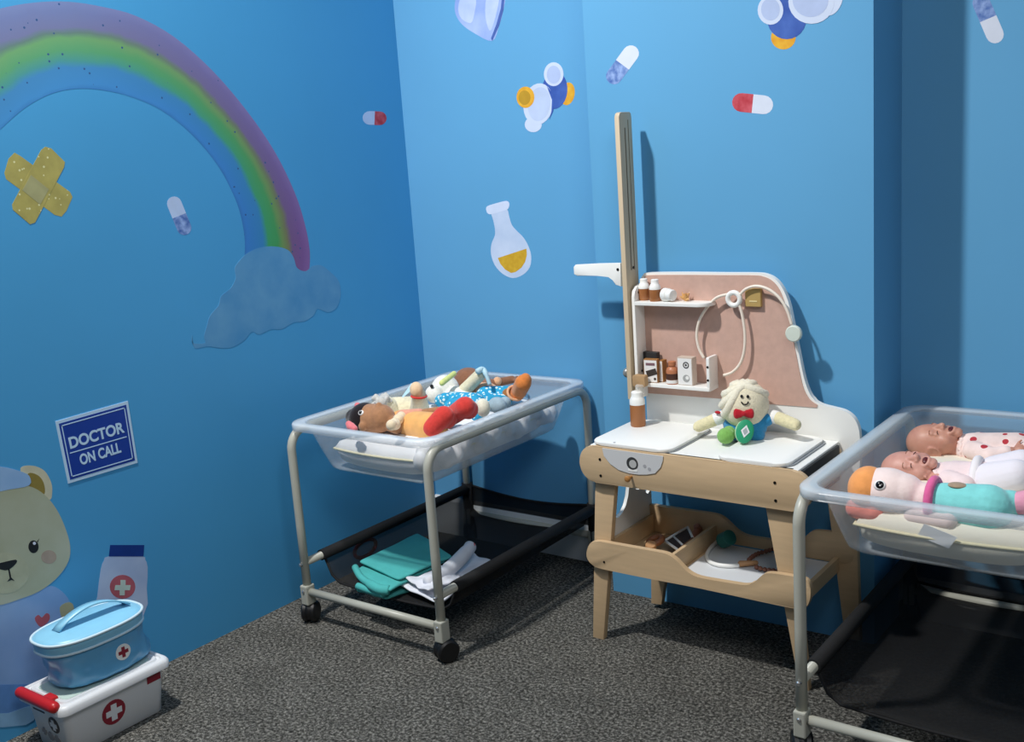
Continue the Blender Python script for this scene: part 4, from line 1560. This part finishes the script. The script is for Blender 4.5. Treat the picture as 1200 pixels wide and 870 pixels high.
# white plush in the blue heart skirt
t = thing('white_plush', 'white plush animal in blue patterned skirt with raised leg', 'plush toy', Z(535, 470, .55))
bm = ball(Z(522, 458, .600), (.046, .045, .05))
ball(Z(509, 462, .60), (.03, .026, .028), bm)
ball(Z(521, 448, .63), (.020, .016, .022), bm)
caps(Z(535, 466, .585), Z(545, 468, .58), .035, .03, bm)
fuse(obj('head', bm, M_whitepl, t), .003, 4)
obj('eye', ball(Z(506, 453, .628), (.006, .005, .006)), M_eye, t)
limb(t, 'ear', Z(518, 449, .645), Z(532, 438, .66), .009, .008, plush('plush_lime', '#D8E08C'))
bm = caps(Z(530, 473, .578), Z(555, 477, .578), .036, .043)
for k in range(9):
    a = k / 8
    ball(Z(517, 470, .59).lerp(Z(560, 484, .575), a) + Vector((0, 0, .012 * math.sin(k * 2.2))), .02, bm)
fuse(obj('skirt', bm, M_blueheart, t), .003, 3)
bm = caps(Z(539, 463, .59), Z(562, 440, .655), .021, .019)
fuse(obj('raised_leg', bm, M_cream, t), .003, 3)
obj('ribbon', tube(catmull([Z(559, 436, .672), Z(566, 433, .676), Z(570, 440, .66), Z(574, 451, .632)], 5, False), [.009] * 5 + [.008] * 5 + [.006] * 6, 10), M_ribbon, t, True)
bm = ball(Z(566, 478, .602), (.022, .020, .027))
fuse(obj('foot', bm, plush('plush_ivory', '#E8E4D0'), t), .003, 3)
bm = ball(Z(583, 475, .60), (.03, .022, .024))
ball(Z(592, 472, .60), .018, bm)
fuse(obj('foot', bm, plush('plush_bluegrey', '#9FB4C0'), t, label='blue grey foot'), .003, 3)

# brown doll with orange shoes at the back of the tub
t = thing('rag_doll', 'brown rag doll in blue trousers with orange shoe turned up', 'doll', Z(575, 455, .55))
bm = ball(Z(549, 446, .598), (.05, .045, .042))
ball(Z(556, 444, .612), (.02, .02, .018), bm)
caps(Z(556, 452, .58), Z(575, 458, .575), .03, .038, bm)
caps(Z(575, 450, .60), Z(600, 445, .602), .014, .013, bm)
for k in range(4):
    caps(Z(600, 445, .602), Z(606 + k, 442 + 1.6 * k, .604), .006, .005, bm)
fuse(obj('body', bm, plush('plush_darkbrown', '#94664C'), t), .003, 4)
obj('shirt', caps(Z(560, 459, .59), Z(572, 461, .59), .03, .033), M_peach, t, True)
obj('cuff', ball(Z(583, 447, .606), (.014, .013, .014)), M_peach, t)
bm = caps(Z(570, 465, .588), Z(596, 462, .592), .033, .025)
caps(Z(570, 472, .58), Z(592, 470, .578), .03, .022, bm)
fuse(obj('trousers', bm, M_blueheart, t), .003, 3)
limb(t, 'leg', Z(596, 463, .594), Z(604, 461, .598), .021, .021, plush('plush_tan', '#A06A3C'))
bm = caps(Z(608, 459, .606), Z(613, 449, .642), .024, .025)
ball(Z(606, 462, .598), .022, bm)
ball(Z(616, 446, .650), (.018, .018, .022), bm)
fuse(obj('shoe', bm, M_orshoe, t), .003, 3)
q = Z(603, 461, .602)
obj('shoe_strap', tube([q + axes(Z(612, 450, .64) - q) @ Vector((.002, .0225 * math.cos(a), .0225 * math.sin(a))) for a in [2 * math.pi * k / 22 for k in range(22)]], .004, 8, closed=True), M_peach, t, True)


# baby dolls
def skin_mat(name, h, h2):
    m = mat(name, h, .45, hex2=h2, vscale=26, spec=.4)
    b = m.node_tree.nodes['Principled BSDF']
    b.inputs['Subsurface Weight'].default_value = .12
    b.inputs['Subsurface Radius'].default_value = (.02, .008, .005)
    return m


def hand_prims(bm, wrist, d, palm_n, sc=1.0):
    """small curled hand with five fingers"""
    x = Vector(d).normalized()
    n = Vector(palm_n).normalized()
    y = n.cross(x).normalized()
    n = x.cross(y)
    F = Matrix((x, y, n)).transposed()
    w = Vector(wrist)

    def q(a, b, c):
        return w + F @ (Vector((a, b, c)) * sc)
    ball(q(.012, 0, 0), (.014 * sc, .0125 * sc, .0075 * sc), bm, F, 14)
    for k, ln in enumerate((.015, .018, .017, .013)):
        yy = -.0092 + .0062 * k
        a, b, c = q(.021, yy, .001), q(.021 + ln * .6, yy * 1.1, .002), q(.021 + ln * .85, yy * 1.1, -.007)
        caps(a, b, .0034 * sc, .0031 * sc, bm)
        caps(b, c, .0031 * sc, .0028 * sc, bm)
    caps(q(.006, -.010, 0), q(.014, -.019, -.002), .0040 * sc, .0034 * sc, bm)
    caps(q(.014, -.019, -.002), q(.021, -.020, -.006), .0034 * sc, .003 * sc, bm)


def baby(label, head, ang, roll, suit, skin, lip, arm_px=None, sc=1.0, extra=None):
    t = thing('baby_doll', label, 'doll', Vector((head.x + .1, head.y, .546)))
    ca, sa = math.cos(ang), math.sin(ang)
    A = Matrix(((ca, -sa, 0), (sa, ca, 0), (0, 0, 1)))
    R = A @ Matrix.Rotation(roll, 3, 'X')

    def h(a, b, c):
        return head + R @ (Vector((a, b, c)) * sc)

    def bd(a, b, c):
        return head + A @ (Vector((a, b, c)) * sc)
    bm = ball(h(-.012, 0, -.002), (.062 * sc, .051 * sc, .052 * sc), None, R, 30)
    ball(h(.020, 0, .010), (.046 * sc, .043 * sc, .040 * sc), bm, R, 24)
    for s in (-1, 1):
        ball(h(.030, .024 * s, .022), (.022 * sc, .018 * sc, .019 * sc), bm, R)
        ball(h(-.002, .018 * s, .0425), (.008 * sc, .013 * sc, .006 * sc), bm, R)
        ball(h(.010, .0185 * s, .040), (.008 * sc, .012 * sc, .0075 * sc), bm, R)
        bm2 = tube([h(.006 + .017 * math.cos(a) * (1 if math.cos(a) > 0 else .8), (.049 + .004 * math.sin(a)) * s, -.004 + .020 * math.sin(a)) for a in [2 * math.pi * k / 18 for k in range(18)]], .0036 * sc, 8, bm, closed=True)
        ball(h(.007, .047 * s, -.004), (.0135 * sc, .0045 * sc, .0165 * sc), bm, R)
    caps(h(.002, 0, .046), h(.022, 0, .056), .0060 * sc, .0085 * sc, bm)
    for s in (-1, 1):
        ball(h(.024, .0075 * s, .051), .0058 * sc, bm)
    tube([h(.0445 + .0095 * math.cos(a), .015 * math.sin(a), .0485 - .006 * abs(math.sin(a)) + .002 * math.cos(a)) for a in [2 * math.pi * k / 24 for k in range(24)]], .0046 * sc, 8, bm, closed=True)
    ball(h(.061, 0, .038), (.013 * sc, .016 * sc, .012 * sc), bm, R)
    caps(h(.035, 0, -.012), bd(.085, 0, -.014), .029 * sc, .028 * sc, bm)
    caps(bd(.10, 0, -.014), bd(.20, 0, -.012), .040 * sc, .042 * sc, bm)
    arms = []
    for s in (-1, 1):
        sh, el, wr = bd(.105, .045 * s, .0), bd(.155, .070 * s, -.004), bd(.200, .066 * s, .012)
        if s == -1 and arm_px:
            wr = arm_px
            el = bd(.150, -.066, .0)
        arms.append((sh, el, wr))
        caps(sh, el, .019 * sc, .016 * sc, bm)
        caps(el, wr, .016 * sc, .0115 * sc, bm)
        d = (wr - el).normalized()
        hand_prims(bm, wr + d * .006, d, Vector((0, -s * .6, -.8)), sc * 1.05)
    legs = []
    for s in (-1, 1):
        hp, kn, an = bd(.21, .028 * s, -.012), bd(.262, .05 * s, .022), bd(.275, .035 * s, -.022)
        legs.append((hp, kn, an))
        caps(hp, kn, .029 * sc, .023 * sc, bm)
        caps(kn, an, .022 * sc, .015 * sc, bm)
        caps(an, an + A @ Vector((.025, .008 * s, .012)), .014 * sc, .011 * sc, bm)
    fuse(obj('body', bm, skin, t), .0022, 4, .45)
    # closed eyelids, open mouth
    for s in (-1, 1):
        obj('eyelid_line', tube([h(.0155 - .0035 * math.cos(k / 6 * math.pi - math.pi / 2), (.0185 + .0095 * (k / 3 - 1)) * s, .0472 - .0022 * abs(k / 3 - 1)) for k in range(7)], .0011 * sc, 6), mat('lash_brown', '#4A2A22', .6), t)
        obj('eyebrow', tube([h(-.006 - .002 * math.sin(k / 6 * math.pi), (.019 + .011 * (k / 3 - 1)) * s, .0478 - .0035 * abs(k / 3 - 1)) for k in range(7)], .0012 * sc, 6), mat('brow_tan', '#9A6A54', .8), t)
    obj('mouth', ball(h(.0445, 0, .0475), (.0075 * sc, .0115 * sc, .0035 * sc), None, R, 14), mat('mouth_dark', '#5A1E20', .4), t)
    # romper
    bm = caps(bd(.098, 0, -.012), bd(.205, 0, -.010), .047 * sc, .054 * sc)
    for (sh, el, wr) in arms:
        caps(sh, el, .026 * sc, .023 * sc, bm)
        caps(el, el.lerp(wr, .72), .022 * sc, .0185 * sc, bm)
    for (hp, kn, an) in legs:
        caps(hp, kn, .034 * sc, .029 * sc, bm)
        caps(kn, kn.lerp(an, .8), .028 * sc, .021 * sc, bm)
    fuse(obj('romper', bm, suit, t), .003, 5)
    # gathered collar
    bm = bmesh.new()
    tube([bd(.072 + .004 * math.sin(k * 2.4), .037 * math.cos(2 * math.pi * k / 40), -.012 + .036 * math.sin(2 * math.pi * k / 40)) for k in range(40)], .0065 * sc, 8, bm, closed=True)
    obj('collar', bm, suit, t, True)
    return t, bd, h


def spots(name, base, c1, c2, sc, size):
    m = dots_mat(name, base, c1, sc, size, .9)
    return m


SK1 = skin_mat('baby_skin', '#BE8674', '#CF9A84')
SK2 = skin_mat('baby_skin_pink', '#C88E80', '#D8A494')
S1 = spots('romper_red_dots', '#F3DCD6', '#B8323E', None, 34, .26)
h1 = at(1095, 519, 1, 2.512)
baby('bald baby doll in cream romper with red spots, behind the other', h1, .09, .28, S1, SK1, None, None, .86)
S2 = mat('romper_pale_pink', '#F2DCDC', .9, var=.05, vscale=50, bump=.3, bscale=120, spec=.2)
h2 = at(1066, 552, 1, 2.315)
tb, bd2, hh2 = baby('crying baby doll in pale pink romper lying in the middle', h2, .06, .55, S2, SK2, None, at(1106, 562, 1, 2.28), .84)
bm = bmesh.new()
tube([bd2(.165, .056 * math.cos(2 * math.pi * k / 32), -.011 + .056 * math.sin(2 * math.pi * k / 32)) for k in range(32)], .010, 8, bm, closed=True)
obj('waist_band', bm, mat('band_white', '#F4EEF0', .8), tb, True)
bm = caps(bd2(.205, -.03, .005), bd2(.262, -.045, .030), .040, .034)
caps(bd2(.205, .03, .005), bd2(.262, .045, .030), .040, .034, bm)
fuse(obj('trousers', bm, mat('trouser_white', '#EFE9F0', .85, bump=.3, bscale=70), tb), .003, 5)

# plush bird in the teal suit
t = thing('plush_bird', 'white faced plush toy with orange tuft and teal body', 'plush toy', Z(1070, 585, .55))
M_face = plush('plush_face', '#F4DFDA', .04, 60, .3)
hd = at(1040, 575, 1, 2.10)
ax = axes(at(1140, 590, 1, 2.10) - hd, (.05, -.20, .98))
bm = ball(hd, (.062, .05, .046), None, ax, 26)
ball(hd + ax @ Vector((.03, 0, .002)), (.045, .042, .038), bm, ax)
caps(hd + ax @ Vector((.05, 0, -.005)), hd + ax @ Vector((.10, 0, -.012)), .032, .036, bm)
fuse(obj('head', bm, M_face, t), .003, 5)
bm = ball(hd + ax @ Vector((-.038, -.004, .002)), (.040, .0485, .044), None, ax, 24)
fuse(obj('tuft', bm, plush('plush_apricot', '#F2A25E', .08, 60, .4), t), .003, 3)
for s in (-1, 1):
    e = hd + ax @ (Vector((-.003, -.0365, .0315)) if s < 0 else Vector((-.003, .046, .012)))
    R_ = ax @ Matrix.Rotation(.84 if s < 0 else -1.3, 3, 'X')
    obj('eye_white', ball(e, (.0125, .0105, .004), None, R_), M_eyew, t)
    obj('eye', ball(e + R_ @ Vector((.001, 0, .002)), (.0085, .0080, .004), None, R_), M_eye, t)
    obj('eye_shine', ball(e + R_ @ Vector((.003, -.002, .0055)), .0018), M_eyew, t)
bm = caps(at(1003, 596, 1, 2.075), at(1024, 600, 1, 2.075), .021, .023)
ball(at(1012, 593, 1, 2.08), .018, bm)
fuse(obj('wing', bm, plush('plush_coral', '#EE8F80', .08, 60, .4), t, label='coral wing'), .003, 3)
bm = caps(at(1106, 590, 1, 2.10), at(1158, 596, 1, 2.10), .041, .047)
caps(at(1150, 594, 1, 2.11), at(1184, 590, 1, 2.12), .034, .026, bm)
fuse(obj('suit', bm, plush('plush_teal', '#86DAD8', .07, 50, .4), t), .003, 5)
bm = bmesh.new()
q = at(1094, 586, 1, 2.10)
ax2 = axes(at(1150, 593, 1, 2.10) - q)
tube([q + ax2 @ Vector((0, .042 * math.cos(a), .040 * math.sin(a))) for a in [2 * math.pi * k / 28 for k in range(28)]], .009, 10, bm, closed=True)
obj('collar', bm, plush('plush_magenta', '#E0669C', .08, 60, .4), t, True)
bm = caps(at(1068, 606, 1, 2.065), at(1108, 611, 1, 2.06), .015, .016)
ball(at(1112, 611, 1, 2.06), .017, bm)
fuse(obj('arm', bm, M_face, t), .003, 3)
obj('chest_patch', ball(at(1122, 569, 1, 2.095), (.018, .015, .005), None, ax2), plush('plush_taupe', '#A89078'), t)
bm = caps(at(1192, 590, 1, 2.12), at(1204, 589, 1, 2.12), .022, .024)
fuse(obj('foot', bm, plush('plush_rose', '#E8A0B8', .08, 60, .4), t), .003, 3)

# knitted doll with the bandaged head sitting on the desk
yd = 2.425
t = thing('bandaged_doll', 'knitted doll with bandaged head and red bow tie on desk', 'doll', Vector((at(872, 500, 1, yd).x, yd, .5515)))
M_knit = plush('knit_skin', '#E6DCC0', .08, 140, .9)
hc = at(873, 474.5, 1, yd)
vd = (CAM - hc).normalized()
vx = Vector((0, 0, 1)).cross(vd).normalized()
vz = vd.cross(vx)
F = Matrix((vx, vz, vd)).transposed()      # x right, y up, z toward the viewer side
HB = .0605


def hp(a, b, c):
    return hc + F @ Vector((a, b, c))


bm = ball(hc, (.060, .062, .056), None, F, 30)
ball(hp(0, -.012, 0), (.058, .045, .054), bm, F, 24)
fuse(obj('head', bm, M_knit, t), .003, 4)
M_band = plush('bandage_cream', '#EFE8D2', .06, 160, .9)
for tilt, lift, w_, nm in ((.34, .042, .0115, 0), (.72, .036, .011, 0), (-.38, .042, .0115, 0), (.05, .050, .012, 0), (1.05, .031, .011, 0)):
    ct, st_ = math.cos(tilt), math.sin(tilt)
    pts = []
    rad = math.sqrt(max(.0001, (.0555 ** 2 - lift ** 2)))
    for k in range(40):
        a = 2 * math.pi * k / 40
        x, z = rad * math.cos(a), rad * .94 * math.sin(a)
        y = lift
        pts.append(hp(x * ct - y * st_, x * st_ + y * ct, z))
    obj('bandage', tube(pts, w_, 8, closed=True), M_band, t, True)
for a, b in ((-.0075, .017), (.0075, .016)):
    obj('eye', ball(hp(a, b + .004, .0555), (.0036, .0042, .003), None, F), M_eye, t)
obj('mouth', tube([hp(.0085 * math.cos(a), .009 + .0085 * math.sin(a), .0575) for a in [math.pi * (1.05 + .9 * k / 10) for k in range(11)]], .0017, 6), M_eye, t)
bt = at(871.5, 485, 1, yd - .052)
bm = bmesh.new()
for s in (-1, 1):
    b2 = ball((0, 0, 0), (.013, .015, .008))
    for v in b2.verts:
        v.co.z *= .8 + .5 * min(1, abs(v.co.x) / .013)
        v.co.y *= .75 + .5 * (v.co.x * s > 0) * min(1, abs(v.co.x) / .013)
    bmesh.ops.transform(b2, matrix=Matrix.Translation(bt + F @ Vector((.0125 * s, 0, 0))) @ F.to_4x4(), verts=b2.verts)
    merge(bm, b2)
ball(bt + F @ Vector((0, 0, .004)), .0065, bm)
fuse(obj('bow_tie', bm, plush('knit_red', '#B81E2C', .1, 140, .8), t), .002, 2)
M_knb = plush('knit_blue', '#2E86B8', .1, 140, .8)
bc = at(873, 498, 1, yd + .003)
bm = ball(bc, (.058, .042, .044), None, None, 24)
caps(bc + Vector((-.03, 0, .016)), bc + Vector((-.056, -.004, .020)), .02, .017, bm)
caps(bc + Vector((.03, .0, .016)), bc + Vector((.058, .002, .018)), .02, .017, bm)
fuse(obj('shirt', bm, M_knb, t), .003, 4)
M_arm = plush('knit_arm', '#E3D9B0', .08, 140, .9)
for s, sh, md_, ha in ((-1, (848, 488), (838, 492), (819, 500)), (1, (901, 487), (912, 490), (932, 498))):
    yy = yd - .01 if s < 0 else yd + .02
    p0, p1, p2 = at(*sh, 1, yy), at(*md_, 1, yy - .008), at(*ha, 1, yy - .02)
    bm = caps(p1, p2, .0165, .015)
    for k in range(3):
        ball(p2 + Vector((.004 * s, -.008 + .008 * k, -.002)), .0085, bm)
    fuse(obj('arm', bm, M_arm, t), .003, 3)
    limb(t, 'cuff', p0, p0.lerp(p1, .8), .0165, .017, plush('knit_white', '#EDEDEA', .06, 140, .8))
obj('plaster', ball(at(841, 483.5, 1, yd - .03), (.008, .004, .004)), MATS['knit_red'], t)
# legs: green shoe and the other one sole forward
M_grn = plush('knit_green', '#7FB45C', .1, 120, .9)
M_jade = mat('sole_jade', '#1E9A6C', .6, var=.06, vscale=50)
s1 = at(850.5, 511, 1, 2.365)
bm = caps(bc + Vector((-.025, -.03, -.016)), s1 + Vector((0, .02, .003)), .018, .018)
ball(s1, (.022, .024, .0205), bm)
fuse(obj('shoe', bm, M_grn, t), .003, 4)
s2 = at(872.5, 506, 1, 2.36)
vd2 = (CAM - s2).normalized()
n2 = (vd2 + Vector((.25, 0, .1))).normalized()
ax3 = axes(n2)
bm = caps(bc + Vector((.012, -.03, -.014)), s2 - n2 * .018, .018, .019)
ball(s2 - n2 * .006, (.012, .023, .030), bm, ax3 @ Matrix.Rotation(-.25, 3, 'X'))
fuse(obj('shoe', bm, plush('knit_pale_green', '#B9DDB0', .1, 120, .9), t), .003, 4)
R3 = ax3 @ Matrix.Rotation(-.30, 3, 'X')
obj('sole', ball(s2 + n2 * .004, (.005, .022, .030), None, R3, 24), M_jade, t)
for sz, m_, of in ((1.0, mat('sole_white', '#EDEFF0', .6), .0088), (.6, mat('sole_silver', '#A9B2B4', .5), .0096)):
    obj('diamond', prism([s2 + n2 * of + R3 @ Vector((0, a * sz, b * sz)) for a, b in ((-.011, 0), (0, -.016), (.011, 0), (0, .016))], n2 * .0008), m_, t)
obj('trousers', caps(bc + Vector((-.02, -.012, -.018)), bc + Vector((.035, -.012, -.018)), .022, .022), M_knb, t, True)
